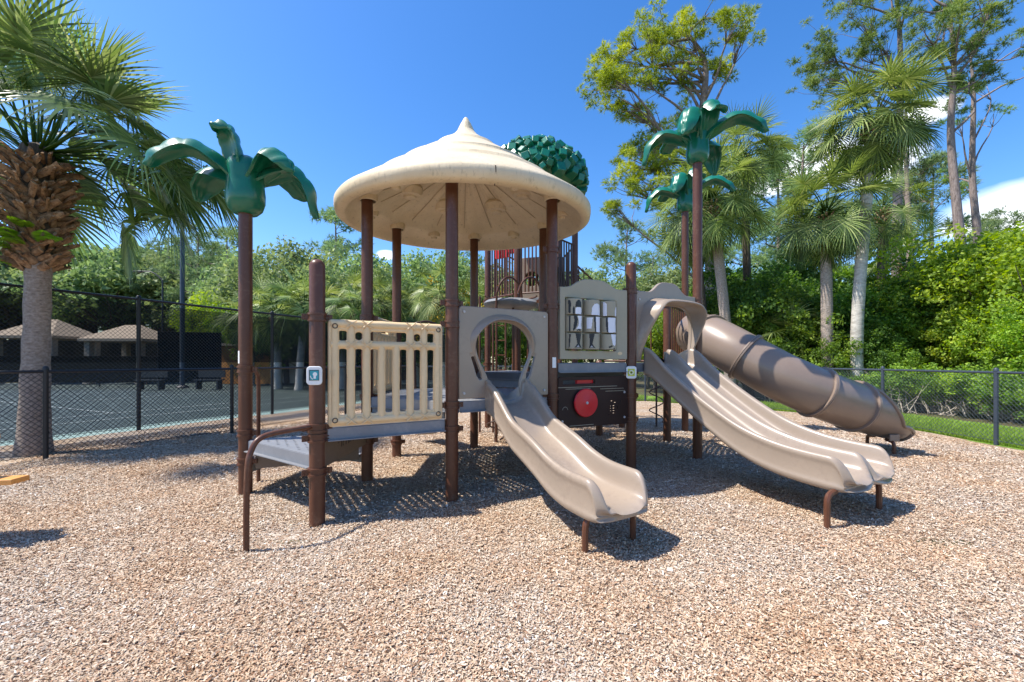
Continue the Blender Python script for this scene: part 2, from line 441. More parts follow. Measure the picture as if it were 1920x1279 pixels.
# tennis court beyond the tall fence
tn = Vector((-0.9087, 0.4172)); td = Vector((0.4172, 0.9087))
c0 = Vector((-7.44, 8.29))
def tc_(a, b):      # a along the tall fence, b away from it
    p = c0 + td * a + tn * b; return (p.x, p.y)
poly_sheet('court', [tc_(-14, 0.02), tc_(22, 0.02), tc_(22, 30), tc_(-14, 30)], -0.030, M['court'])
poly_sheet('court_lit_strip', [tc_(-14, 0.02), tc_(22, 0.02), tc_(22, 0.75), tc_(-14, 0.75)], -0.024, M['lit_strip'])  # lit strip of court beside the fence, put into the colour as a paler sheet
lm = MB()
def line_(a0, b0, a1, b1, w=0.045):
    p, q = Vector(tc_(a0, b0)), Vector(tc_(a1, b1)); d = (q - p).normalized(); n_ = Vector((-d.y, d.x)) * w / 2
    lm.add([(*(p - n_), -0.018), (*(q - n_), -0.018), (*(q + n_), -0.018), (*(p + n_), -0.018)], [(0, 1, 2, 3)])
for a0, b0, a1, b1 in ((-12, 2.6, 14, 2.6), (-12, 4.0, 14, 4.0), (-6, 2.6, -6, 14), (1.2, 4.0, 1.2, 14), (8, 2.6, 8, 14), (-12, 9.5, 14, 9.5), (-12, 14, 14, 14)):
    line_(a0, b0, a1, b1)
tag(lm.build('court_markings', M['line'], smooth=False), kind='structure')

# loose chips lying on the bed: far too many to count
def chips():
    rng = np.random.default_rng(3)
    N = 720000
    # depth distribution: dense near the camera
    u = rng.random(N)
    D = 1.45 + (9.5 - 1.45) * u ** 1.25
    X = (rng.random(N) * 2 - 1) * (1.27 * D + 0.15)
    keep = (X < 7.7) & (X > -0.55 * D - 3.6)
    # left bound: low fence line
    keep &= (X > np.interp(D, [2.2, 3.9, 5.79, 7.9, 10.7], [-9.2, -7.6, -7.6, -6.9, -5.5]))
    X = X[keep]; D = D[keep]; n = len(X)
    sc_ = 0.45 + 0.095 * np.clip(D - 1.6, 0, 9)
    L = rng.gamma(4.0, 0.0042, n) * sc_ + 0.006; W = (0.22 + 0.2 * rng.random(n)) * L * 0.9 + 0.0016
    L = np.minimum(L, 0.055); W = np.minimum(W, 0.015)
    big = rng.random(n) < 0.0012; L[big] *= 2.6; W[big] *= 1.3
    pale = rng.random(n) < 0.0006; W[pale] *= 2.2; L[pale] *= 1.4
    th = rng.random(n) * np.pi * 2
    tilt = rng.normal(0, 0.24, n); roll = rng.normal(0, 0.36, n)
    ct, st = np.cos(th), np.sin(th)
    ax = np.stack([ct * np.cos(tilt), st * np.cos(tilt), np.sin(tilt)], 1)
    sd = np.stack([-st, ct, np.zeros(n)], 1)
    upv = np.cross(ax, sd)
    sd2 = sd * np.cos(roll)[:, None] + upv * np.sin(roll)[:, None]
    nn = np.cross(ax, sd2)
    z = ground_h(X, D) + 0.004 + rng.random(n) * 0.010 + 0.5 * np.abs(np.sin(tilt)) * L * 0.6
    c = np.stack([X, D, z], 1)
    curl = rng.normal(0, 0.12, n) * L
    V = np.empty((n, 6, 3))
    for k, (a, s) in enumerate(((-1, -1), (0, -1), (1, -1), (1, 1), (0, 1), (-1, 1))):
        taper = np.where(a == 0, 1.0, 0.5 + 0.35 * rng.random(n))
        V[:, k] = c + ax * (a * L / 2)[:, None] + sd2 * (s * W / 2 * taper)[:, None] + (nn * curl[:, None] if a == 0 else 0)
    base = (np.arange(n) * 6)[:, None]
    F = np.concatenate([base + np.array([0, 1, 4, 5]), base + np.array([1, 2, 3, 4])], 1).reshape(-1, 4)
    me = bpy.data.meshes.new('wood_chips')
    me.vertices.add(n * 6); me.vertices.foreach_set('co', V.reshape(-1))
    me.loops.add(F.size); me.loops.foreach_set('vertex_index', F.reshape(-1).astype(np.int32))
    me.polygons.add(len(F)); me.polygons.foreach_set('loop_start', np.arange(0, F.size, 4, dtype=np.int32))
    me.update(calc_edges=True)
    t = np.clip(rng.normal(0.52, 0.23, n), 0, 1); dk = rng.random(n) < 0.06; t[dk] *= 0.25; t[big] *= 0.35; t[pale] = 1.0
    at_ = me.attributes.new('tint', 'FLOAT', 'POINT'); at_.data.foreach_set('value', np.repeat(t, 6).astype(np.float32))
    me.materials.append(M['chip'])
    o = bpy.data.objects.new('wood_chips', me); COL.objects.link(o)
    tag(o, 'loose pale wood chips covering the playground bed', 'wood chips', kind='stuff')
chips()
# ================================================================ play structure
PS = empty('play_structure', (0, 5.3, 0))
tag(PS, 'brown and taupe playground structure with slides, round cream roof and green plastic palm tops', 'play structure')
S3 = math.sqrt(3) / 2
A = (-0.597, 4.13); B = (-1.649, 4.7375); P2 = (-1.649, 3.5225); F = (0.455, 4.7375); C = (-1.649, 5.9525); E = (-0.597, 6.56); G = (0.455, 5.9525)
P1 = (-2.735, 4.27); P8 = (1.50, 5.24); P9 = (2.617, 5.87); P11 = (2.61, 7.0); P10 = (3.37, 8.1); TT = (1.60, 7.63)
PR = 0.0635

def clamp(mb, x, y, z, r=PR):
    for dz in (-0.026, 0.026):
        mb.lathe([(r, z + dz - .011), (r + .013, z + dz - .009), (r + .013, z + dz + .009), (r, z + dz + .011)], 20, Matrix.Translation((x, y, 0)))
    mb.lathe([(r + .001, z - .02), (r + .006, z - .02), (r + .006, z + .02), (r + .001, z + .02)], 20, Matrix.Translation((x, y, 0)))
def post(x, y, top, clamps=(), dome=True, r=PR, ears=()):
    mb = MB(); prof = [(0, -.08), (r, -.08), (r, top - (r if dome else 0))]
    if dome: prof += [(r * math.cos(a), top - r + r * math.sin(a)) for a in (R(18), R(36), R(54), R(72))]
    prof.append((0, top)); mb.lathe(prof, 24, Matrix.Translation((x, y, 0)))
    o = mb.build('post', M['post'], PS, angle=50, org=(x, y, 0))
    for z in clamps:
        cb = MB(); clamp(cb, x, y, z, r)
        for an in ears or (0.5, 2.6):
            cx, cy = x + (r + .03) * math.cos(an), y + (r + .03) * math.sin(an)
            cb.box((cx, cy, z), (.05, .016, .05), rz=an)
            for k in (-1, 1):
                cb.tube([(cx, cy - .018, z + .012 * k), (cx, cy + .018, z + .012 * k)], .006, 6)
        co = cb.build('clamp', M['post'], o, angle=40)
    return o
post(*P1, 2.98, (1.27, .62, .33), dome=False, ears=(0, 1.9))
P2o = post(*P2, 2.217, (1.725, .79, .705, .42), ears=(0.55, 3.7))
Ao = post(*A, 3.36, (1.93, 1.72, .92, .68), dome=False, ears=(0.5, 3.6))
post(*B, 3.36, (1.85, .95, .45), dome=False)
post(*C, 3.36, (.2,), dome=False)
post(*E, 3.36, (1.2, .9), dome=False)
Fo = post(*F, 3.36, (2.62, 1.98, .95), dome=False, ears=(0.45, 3.6))
post(*G, 3.36, (1.9, 1.3), dome=False)
post(.53, 7.2, 2.72, (2.2, 2.4))
P8o = post(*P8, 2.606, (2.24, 1.22, .92, .62), ears=(0.5, 3.5))
P9o = post(*P9, 4.25, (2.2, 1.3), dome=False, ears=(3.6, 1.5))
post(*P11, 2.35, (2.3, 1.35))
post(*P10, 4.35, (1.4,), dome=False)
post(*TT, 1.38, (1.25,))
post(2.27, 8.6, 1.9, ())

# ---- decks
def inside(p, poly, m):
    n = len(poly)
    for i in range(n):
        a, b = poly[i], poly[(i + 1) % n]
        d = Vector((b[0] - a[0], b[1] - a[1])).normalized()
        if d.x * (p[1] - a[1]) - d.y * (p[0] - a[0]) < m: return False
    return True
def shrink(poly, m):
    cx = sum(p[0] for p in poly) / len(poly); cy = sum(p[1] for p in poly) / len(poly)
    out = []
    for p in poly:
        d = Vector((p[0] - cx, p[1] - cy)); d = d * (1 - m / d.length); out.append((cx + d.x, cy + d.y))
    return out
def deck(poly, z, cut=0.08, depth=0.10, pitch=0.088, hole=0.021, skirt=True, skip=()):
    """perforated coated steel deck; corners cut back round the posts"""
    n = len(poly); out = []
    for i in range(n):
        a, b, c = Vector(poly[i - 1]), Vector(poly[i]), Vector(poly[(i + 1) % n])
        out.append(tuple(b + (a - b).normalized() * cut)); out.append(tuple(b + (c - b).normalized() * cut))
    xs = [p[0] for p in poly]; ys = [p[1] for p in poly]
    holes = []; row = 0; y = min(ys)
    while y < max(ys):
        x = min(xs) + (pitch / 2 if row % 2 else 0)
        while x < max(xs):
            if inside((x, y), poly, 0.06) and inside((x, y), out, .05):
                holes.append(circ(x, y, hole, 6, hole * .8) if (row % 5 or True) else rrect(x - .05, y - .008, x + .05, y + .008, .006, 1))
            x += pitch
        y += pitch * .8; row += 1
    vs, fs = flat([out] + holes, 0.012, 0.0015, 0)
    mb = MB(); mb.add(vs, fs, Matrix.Translation((0, 0, z - .006)))
    o = mb.build('deck', M['deck'], PS, smooth=False)
    if skirt:
        for i in range(len(out)):
            a, b = Vector(out[i]), Vector(out[(i + 1) % len(out)])
            L = (b - a).length
            if L < cut * 1.5: continue
            mid = (a + b) / 2
            if any((mid - (Vector(e[0]) + Vector(e[1])) / 2).length < .12 for e in skip): continue
            sm = MB(); Fm = frame(b, a, z)
            d = b - a
            sm.box((L / 2, -.006 - depth / 2, -.006), (L, depth, .008), M=Fm)
            sm.box((L / 2, -.006 - depth, -.03), (L, .008, .04), M=Fm)
            e = sm.build('deck_edge', M['deck'], o, smooth=False)
            k = .1
            while k < L - .05:
                bm_ = MB(); bm_.tube([(k, -.05, -.003), (k, -.05, .0)], .010, 8, M=Fm); k += .16
                bm_.build('bolt', M['black'] if len(out) == 6 else M['metal'], o, smooth=False)
    return o
def ccw(poly):
    s = sum(poly[i][0] * poly[(i + 1) % len(poly)][1] - poly[(i + 1) % len(poly)][0] * poly[i][1] for i in range(len(poly)))
    return poly if s > 0 else list(reversed(poly))
HEX = ccw([A, F, G, E, C, B])
deck(HEX, 0.95)
deck(ccw([A, B, P2]), 0.78)
deck(ccw([P1, P2, B]), 0.55, skip=((P2, B), (P1, B)))
P0 = (P1[0] + B[0] - P2[0] + .1, P1[1] + B[1] - P2[1] - .3)
deck(ccw([P1, B, P0]), 0.30, skip=((P1, B),))
deck(ccw([F, P8, G]), 1.33)
deck(ccw([G, P8, P9, P11, TT]), 1.33)

# ---- risers between levels
def riser(p, q, z0, z1, mat, name='riser', u0=.09, u1=None, thick=.02, off=0):
    Fm = frame(p, q, 0); L = (Vector(q) - Vector(p)).length; u1 = u1 or L - u0
    mb = MB(); mb.box(((u0 + u1) / 2, (z0 + z1) / 2, off), (u1 - u0, z1 - z0, thick), M=Fm)
    return mb.build(name, mat, PS, bevel=.004, smooth=False)
riser(B, A, .78, .845, M['deck']); 
M['riser'] = plastic('brown_grey_riser', (0.16, 0.115, 0.085), 0.45, 0.08)
r1 = riser(P2, B, .43, .69, M['riser'], off=.012)
def rmarks(p, q, specs, mat, parent, w=.0):
    Fm = frame(p, q, 0); mb = MB()
    for (u, v, su, sv) in specs: mb.box((u, v, w), (su, sv, .006), M=Fm)
    return mb.build('cut_mark', mat, parent, smooth=False)
rmarks(P2, B, [(.45, .575, .012, .07), (.49, .575, .012, .07), (.47, .605, .03, .01), (.56, .575, .014, .07), (.62, .575, .014, .07), (.66, .60, .04, .012), (.66, .575, .04, .012), (.66, .55, .04, .012), (.74, .575, .014, .07), (.78, .60, .03, .012), (.38, .59, .03, .01), (.86, .57, .03, .01)], M['black'], r1, .0215)
riser(P1, B, .245, .54, M['riser'], off=.01)
riser(G, P8, .98, 1.22, M['deck'])
riser(E, G, .96, 1.19, M['deck'], u0=.02)
deck(ccw([E, G, (-.0, 7.55)]), 1.19)

# ---- hand rails at the entry
hr = MB()
hr.tube(catmull([(-1.66, 3.50, .81), (-1.75, 3.33, .805), (-1.83, 3.16, .80), (-1.87, 3.07, .775), (-1.895, 3.03, .71), (-1.905, 3.0, .60), (-1.909, 2.99, .3), (-1.909, 2.99, -.05)], 36), .021, 10)
hr.build('hand_rail', M['post'], PS)
hr = MB()
hr.tube(catmull([(-2.735, 4.33, 1.25), (-2.80, 4.5, 1.27), (-2.83, 4.62, 1.22), (-2.84, 4.66, 1.1), (-2.84, 4.66, .6), (-2.84, 4.66, -.05)], 28), .021, 10)
hr.build('hand_rail', M['post'], PS)

# ---- cream log-style barriers
def log_barrier(p, q, z0, z1, u0, u1):
    Fm = frame(p, q, z0); W = u1 - u0; H = z1 - z0
    pit = (W - .085) / 7; gl = pit - .060 + .028
    outer = rrect(u0, 0, u1, H, .02); BV = .014
    holes = []
    zr0 = .072; zr1 = H - .225; zt0 = H - .182; zt1 = H - .068
    for k in range(7):
        a = u0 + .0425 + pit * k + .030 - BV; b = a + gl
        holes.append(rrect(a, zr0, b, zr1, .038))
        if k in (1, 5): holes.append(circ((a + b) / 2, (zt0 + zt1) / 2, .050, 14))
    a = u0 + .0425 + .030 - BV
    holes.append(rrect(a, zt0, a + gl, zt1, .036)); 
    a = u0 + .0425 + pit * 6 + .030 - BV; holes.append(rrect(a, zt0, a + gl, zt1, .036))
    a = u0 + .0425 + pit * 2 + .030 - BV; b = u0 + .0425 + pit * 4 + .030 - BV + gl; holes.append(rrect(a, zt0, b, zt1, .040))
    vs, fs = flat([outer] + holes, .034, .014, 2)
    mb = MB(); mb.add(vs, fs, Fm)
    o = mb.build('log_barrier', M['cream'], PS, angle=60)
    for k in range(8):
        u = u0 + .0425 + pit * k
        lb = MB()
        top = H - .03 if k in (0, 1, 2, 5, 6, 7) else H - .2
        rng = random.Random(k + int(p[0] * 10))
        pts = [(u + rng.uniform(-.0012, .0012), .03 + (top - .03) * i / 9, 0) for i in range(10)]
        rs = [.0355 + rng.uniform(-.0012, .0012) for _ in pts]
        lb.tube(pts, rs, 12, M=Fm); lb.build('log', M['cream'], o)
    for zz, r_ in ((H - .022, .036), (H - .203, .033), (.034, .036)):
        lb = MB(); lb.tube([(u0 + .01 + (W - .02) * i / 16, zz, 0) for i in range(17)], [r_ + (.003 if i % 5 == 2 else 0) for i in range(17)], 12, M=Fm)
        for k in (1, 2, 5, 6):      # rope lashings where logs cross
            u = u0 + .0425 + pit * k
            for s in (-1, 1):
                lb.tube([(u - .045, zz - s * .035, .034), (u - .02, zz - s * .016, .042), (u + .02, zz + s * .016, .042), (u + .045, zz + s * .035, .034)], .0055, 6, M=Fm)
        lb.build('cross_rail', M['cream'], o)
    for (u, v) in ((u0 + .04, H - .045), (u1 - .04, H - .045), (u0 + .04, .045), (u1 - .04, .045)):
        rb = MB(); rb.tube([(u + .02 * math.cos(a), v + .02 * math.sin(a), .040) for a in [2 * math.pi * k / 14 for k in range(14)]], .004, 6, closed=True, M=Fm)
        rb.build('bolt_ring', M['brown_dark'], o)
    return o
log_barrier(P2, A, .80, 1.70, .095, 1.10)
log_barrier(C, B, .98, 1.88, .10, 1.12)

# ---- keyhole panel above the single slide
FA = frame(A, F, 0)
kc = 0.60
key = [(kc - .205, .9), (kc - .205, 1.10), (kc - .23, 1.20), (kc - .285, 1.30), (kc - .33, 1.40), (kc - .355, 1.51), (kc - .335, 1.61), (kc - .25, 1.71), (kc - .12, 1.77), (kc + .05, 1.77), (kc + .19, 1.72), (kc + .29, 1.62), (kc + .325, 1.51), (kc + .31, 1.40), (kc + .265, 1.30), (kc + .215, 1.20), (kc + .185, 1.10), (kc + .185, .9)]
ks = catmull([(a, b, 0) for a, b in key], 46); ks = [(p[0], p[1]) for p in ks]
outer = [(.075, .985), (.075, 1.885), (.09, 1.90), (1.125, 1.90), (1.14, 1.885), (1.14, .985)]
outer = [(.075, .985)] + rrect(.075, 1.5, 1.14, 1.90, .02)[0:0] + [(.075, 1.88), (.095, 1.90), (1.12, 1.90), (1.14, 1.88), (1.14, .985)]
loop = outer + [(p[0], max(p[1], .985)) for p in reversed(ks)]
slot1 = [(kc - .425, 1.44), (kc - .365, 1.45), (kc - .27, 1.22), (kc - .265, 1.16), (kc - .31, 1.15), (kc - .345, 1.20)]
slot2 = [(kc + .395, 1.44), (kc + .335, 1.45), (kc + .25, 1.22), (kc + .245, 1.16), (kc + .29, 1.15), (kc + .325, 1.20)]
vs, fs = flat([loop, slot1, slot2], .045, .010, 2)
mb = MB(); mb.add(vs, fs, FA)
kp = mb.build('slide_panel', M['tan'], PS, angle=55)
# raised hood ring round the opening: protrudes most at the top
secs = []
for i, p in enumerate(ks):
    if p[1] < 1.40: continue
    j0, j1 = max(i - 1, 0), min(i + 1, len(ks) - 1)
    t = Vector((ks[j1][0] - ks[j0][0], ks[j1][1] - ks[j0][1])).normalized(); nn = Vector((-t.y, t.x))
    hgt = .010 + .085 * max(0, min(1, (p[1] - 1.38) / .32))
    q = [(0, .0), (0, hgt * .8), (.010, hgt), (.022, hgt * .96), (.05, hgt * .5), (.075, .018), (.08, .0)]
    secs.append([(p[0] + nn.x * a, p[1] + nn.y * a, b) for a, b in q])
rb = MB(); rb.loft(secs, M=FA); rb.build('opening_rim', M['tan'], kp, angle=60, fixn=True)
bl = MB()
for (u, v) in ((.12, 1.85), (1.09, 1.85), (.12, 1.03), (1.09, 1.03)): bl.tube([(u, v, .02), (u, v, .034)], .013, 10, M=FA)
bl.build('bolt', M['metal'], kp)

# ---- slides: a moulded trough swept along its path
def trough(a, H, n_arc=1):
    """closed section of one trough (u,w), half width a, wall height H"""
    L = [(-a + .05, -.105), (-a + .012, -.092), (-a, -.06), (-a, -.035), (-a + .010, -.024), (-a + .010, max(H - .075, -.018)), (-a - .002, max(H - .062, -.012)), (-a - .004, max(H - .03, -.006)), (-a + .006, H - .008), (-a + .028, H), (-a + .052, H - .008), (-a + .066, max(H - .03, H * .7)), (-a + .074, H * .55), (-a + .088, H * .25), (-a + .115, .035), (-a + .155, .008)]
    return L + [(-.06, -.004), (.06, -.004)] + [(-u, w) for u, w in reversed(L)]
def trough2(a, H, c=None):
    L = [(-a + .05, -.105), (-a + .012, -.092), (-a, -.06), (-a, -.035), (-a + .010, -.024), (-a + .010, max(H - .075, -.018)), (-a - .002, max(H - .062, -.012)), (-a - .004, max(H - .03, -.006)), (-a + .006, H - .008), (-a + .028, H), (-a + .052, H - .008), (-a + .066, max(H - .03, H * .7)), (-a + .074, H * .55), (-a + .088, H * .25), (-a + .115, .035), (-a + .155, .008)]
    Hc = H if c is None else c
    mid = [(-.155, .008), (-.105, .035), (-.072, Hc * .3), (-.052, Hc * .6), (-.038, max(Hc - .03, Hc * .75)), (-.02, Hc - .006), (0, Hc), (.02, Hc - .006), (.038, max(Hc - .03, Hc * .75)), (.052, Hc * .6), (.072, Hc * .3), (.105, .035), (.155, .008)]
    return L + [(-a * .5, -.002)] + mid + [(a * .5, -.002)] + [(-u, w) for u, w in reversed(L)] + [(a * .5, -.112), (.12, -.108), (0, -.085), (-.12, -.108), (-a * .5, -.112)]
def slide(p, q, umid, a, prof, tend, double=False, H=.205, Htop=.25, flare=None):
    Fm = frame(p, q, 0)
    P = catmull([(t, z, h) for t, z, h in prof], 34)
    T = [x[0] for x in P]; secs = []
    cut = lambda t: t / tend
    tp = np.array([x[0] for x in P]); zp = np.array([x[1] for x in P]); hp = np.array([x[2] for x in P])
    t0 = tend - .20
    es = [0] * 34 + [.12, .25, .38, .5, .62, .73, .82, .90, .96, 1.0]
    ts = list(np.linspace(0, t0, 34)) + [t0 + .20 * e for e in es[34:]]
    for t, e in zip(ts, es):
        z = float(np.interp(t, tp, zp)); h = float(np.interp(t, tp, hp)); k_ = math.sqrt(max(0, 1 - e ** 2.4))
        h = h * k_ + .004; z -= .035 * e ** 3
        sec = trough2(a, h, h * .93) if double else trough(a, h)
        out = []
        for u, w in sec:
            if w < 0: w *= 1 - .60 * e ** 2.5
            k = abs(abs(u) - a * .5) / (a * .5) if double else abs(u) / a
            k = min(1, k)
            tt_ = t if e == 0 else t - .20 * e * .42 * k ** 3.2
            uu = u * (1 - .05 * e ** 3)
            out.append((umid + uu, z + w, tt_))
        secs.append(out)
    mb = MB(); mb.loft(secs, M=Fm)
    return mb.build('slide', M['tan'], PS, angle=180, sub=1, fixn=True), Fm
prof1 = [(0, .90, .24), (.14, .885, .225), (.32, .78, .20), (.52, .635, .185), (.72, .555, .19), (.92, .475, .20), (1.12, .385, .205), (1.32, .335, .205), (1.55, .322, .205), (1.85, .322, .20)]
s1, FM1 = slide(A, F, .62, .265, prof1, 1.79)
# side wings joining the slide to its panel
for s in (-1, 1):
    wg = MB(); u = .62 + s * .235
    wg.loft([[(u - .025, .86, .0), (u + .025, .86, .0), (u + .025, 1.17, .0), (u - .025, 1.17, .0)], [(u - .025, .86, .06), (u + .025, .86, .06), (u + .025, 1.15, .06), (u - .025, 1.15, .06)], [(u - .025, .84, .13), (u + .025, .84, .13), (u + .025, 1.09, .13), (u - .025, 1.09, .13)]], M=FA)
    wg.build('wing', M['tan'], s1, bevel=.012, fixn=True)
prof2 = [(0, 1.27, .27), (.15, 1.245, .25), (.40, 1.07, .20), (.7, .86, .195), (1.0, .665, .20), (1.3, .50, .205), (1.6, .405, .205), (1.9, .365, .20), (2.3, .345, .20)]
s2, FM2 = slide(P8, P9, .64, .475, prof2, 2.27, double=True)
def sleg(parent, top, foot, inward):
    """bent flat-bar foot under a slide"""
    mb = MB(); f = Vector(foot); i = Vector(inward)
    pts = catmull([f + Vector((0, 0, -.06)), f, f + Vector((0, 0, top * .6)), f + Vector((0, 0, top * .86)) + i * .012, f + Vector((0, 0, top * .97)) + i * .045, f + Vector((0, 0, top)) + i * .10, f + Vector((0, 0, top + .005)) + i * .15], 20)
    mb.tube(pts, .024, 8); return mb.build('leg', M['post'], parent)
lat1 = Vector((.866, .5, 0)); 
f1 = Vector((.525, 2.98, 0)); f2 = Vector((.93, 3.20, 0))
sleg(s1, .235, f1, lat1); sleg(s1, .235, f2, -lat1)
lat2 = Vector((.871, .491, 0))
sleg(s2, .26, Vector((2.59, 3.42, 0)), lat2); sleg(s2, .26, Vector((3.37, 3.82, 0)), -lat2)

# ---- hooded panel above the double slide
F89 = frame(P8, P9, 0)
L89 = 1.283
op = [(.145, 1.36), (.155, 1.56), (.19, 1.80), (.25, 1.98), (.33, 2.07), (.46, 2.10), (.70, 2.105), (.94, 2.09), (1.05, 2.03), (1.115, 1.90), (1.125, 1.70), (1.10, 1.50), (1.085, 1.36)]
os_ = [(p[0], p[1]) for p in catmull([(a, b, 0) for a, b in op], 40)]
top = [(u, 2.24 + .15 * math.exp(-((u - .66) / .26) ** 4) if True else 0) for u in np.linspace(.08, 1.2, 26)]
loop = [(.08, 1.36)] + top + [(1.2, 1.36)] + [p for p in reversed(os_)]
vs, fs = flat([loop], .05, .010, 2)
mb = MB(); mb.add(vs, fs, F89); hp_ = mb.build('hood_panel', M['tan'], PS, angle=55)
secs = []; n_ = len(os_)
for i, p in enumerate(os_):
    j0, j1 = max(i - 1, 0), min(i + 1, n_ - 1)
    t = Vector((os_[j1][0] - os_[j0][0], os_[j1][1] - os_[j0][1])).normalized(); nn = Vector((-t.y, t.x))
    k = max(0, min(1, (p[1] - 1.36) / .62)); dpt = .02 + .27 * k ** 1.3
    if nn.dot(Vector((p[0] - .64, p[1] - 1.6))) < 0: nn = -nn
    th = .03
    q = [(0, -.01), (0, dpt * .55), (-.004, dpt * .96), (.008, dpt), (th * .8, dpt * .98), (th + .012, dpt * .8), (.055, dpt * .35), (.085, .02), (.09, -.01)]
    secs.append([(p[0] + nn.x * a, p[1] + nn.y * a, b) for a, b in q])
hb = MB(); hb.loft(secs, M=F89); hb.build('hood', M['tan'], hp_, angle=60, fixn=True)
bl = MB()
for (u, v) in ((.12, 2.14), (1.165, 2.14)): bl.tube([(u, v, .02), (u, v, .034)], .013, 10, M=F89)
bl.build('bolt', M['metal'], hp_)
dv = MB(); dv.box((.64, 1.41, .0), (.05, .14, .05), M=F89); dv.build('divider', M['tan'], s2, bevel=.01)

# ---- spinning picture panel
F8 = frame(F, P8, 0)
Lw = (Vector(P8) - Vector(F)).length
topl = [(u, 2.20 + .03 * (u - .1) + .105 * math.exp(-((u - .56) / .27) ** 4)) for u in np.linspace(.10, 1.07, 24)]
loop = [(.10, 1.385)] + topl + [(1.07, 1.385)]
win = rrect(.155, 1.47, .915, 2.10, .02, 3)
vs, fs = flat([list(reversed(loop)), win], .05, .009, 2)
mb = MB(); mb.add(vs, fs, F8); sp = mb.build('picture_panel', M['khaki'], PS, angle=55)
fr = MB()
for v in (1.685, 1.885): fr.box((.5475, v, 0), (.74, .014, .03), M=F8)
for u in (.4115, .6585): fr.box((u, 1.785, -.02), (.016, .60, .03), M=F8)
fr.build('divider_bar', M['khaki'], sp, bevel=.003)
def patch(mb, cu, cr, pts, v0):
    """painted shape wrapped on a cylinder of radius cr; pts in (angle deg, z)"""
    def ins(x, y):
        c = False; j = len(pts) - 1
        for i in range(len(pts)):
            xi, yi = pts[i]; xj, yj = pts[j]
            if (yi > y) != (yj > y) and x < (xj - xi) * (y - yi) / (yj - yi) + xi: c = not c
            j = i
        return c
    a0, a1 = min(p[0] for p in pts), max(p[0] for p in pts); z0, z1 = min(p[1] for p in pts), max(p[1] for p in pts)
    na, nz = max(2, int((a1 - a0) / 2.5)), max(2, int((z1 - z0) / .005)); idx = {}; vs = []; fs = []
    def vid(i, j):
        if (i, j) not in idx:
            a = R(a0 + (a1 - a0) * i / na); idx[(i, j)] = len(vs)
            vs.append((cu + (cr + .0015) * math.sin(a), v0 + z0 + (z1 - z0) * j / nz, (cr + .0015) * math.cos(a)))
        return idx[(i, j)]
    for i in range(na):
        for j in range(nz):
            if ins(a0 + (a1 - a0) * (i + .5) / na, z0 + (z1 - z0) * (j + .5) / nz): fs.append((vid(i, j), vid(i + 1, j), vid(i + 1, j + 1), vid(i, j + 1)))
    mb.add(vs, fs, F8)
art = {  # (column,row): list of (material, points)
 (0, 2): [('black', [(-62, -.08), (-50, -.08), (-46, .03), (-52, .07), (-66, .07)]), ('black', [(-22, -.01), (-16, .045), (-4, .072), (12, .070), (24, .04), (26, -.01)]), ('ppaint', [(-20, -.09), (24, -.09), (26, -.03), (18, -.012), (-12, -.012), (-20, -.03)]), ('black', [(-36, -.09), (-24, -.09), (-24, -.02), (-30, .0), (-36, -.03)]), ('black', [(28, -.09), (36, -.09), (38, -.03), (32, -.01)])],
 (1, 2): [('ppaint', [(-30, -.09), (44, -.09), (42, -.01), (34, .03), (12, .045), (-10, .04), (-26, .0)])],
 (2, 2): [('ppaint', [(-64, -.09), (-40, -.09), (-40, .05), (-52, .075), (-64, .075)]), ('ppaint', [(18, -.09), (60, -.09), (58, -.01), (46, .025), (28, .02), (18, -.02)])],
 (0, 1): [('black', [(-60, -.09), (-50, -.09), (-50, .09), (-60, .09)]), ('black', [(-34, -.09), (-20, -.06), (-10, -.02), (-4, .05), (-12, .09), (-30, .09), (-26, .03), (-32, -.03)]), ('ppaint', [(-16, -.06), (28, -.06), (22, -.01), (30, .09), (-6, .09), (2, .03), (0, -.02)]), ('black', [(-14, -.09), (2, -.075), (12, -.09), (20, -.07), (32, -.09), (12, -.06), (0, -.06)])],
 (1, 1): [('black', [(-8, -.09), (2, -.09), (-2, .09), (-14, .09), (-12, 0)]), ('ppaint', [(2, -.09), (50, -.09), (50, .09), (-2, .09)]), ('ppaint', [(-60, -.05), (-30, -.05), (-22, .08), (-60, .08)])],
 (2, 1): [('black', [(-40, -.08), (-30, -.09), (-34, .09), (-46, .09), (-46, 0)]), ('ppaint', [(-30, -.09), (32, -.085), (24, .02), (30, .09), (-34, .09)]), ('black', [(32, -.09), (46, -.09), (50, .09), (26, .09), (38, 0)])],
 (0, 0): [('black', [(-62, -.09), (-54, -.06), (-48, .08), (-60, .08)]), ('black', [(-20, .09), (24, .09), (10, -.03), (26, -.075), (-26, -.075), (-8, -.03)]), ('ppaint', [(-12, -.07), (0, -.045), (8, -.07)])],
 (1, 0): [('black', [(-44, .09), (-10, .09), (-24, -.03), (-6, -.075), (-46, -.075), (-40, -.03)]), ('ppaint', [(-38, -.07), (-28, -.045), (-18, -.07)])],
 (2, 0): [('ppaint', [(-14, .09), (34, .09), (28, -.03), (14, -.05), (0, -.03), (-6, .02)]), ('black', [(-30, -.06), (-8, -.04), (2, -.055), (-24, -.075)]), ('black', [(0, -.085), (22, -.065), (28, -.05), (14, -.085)])],
}
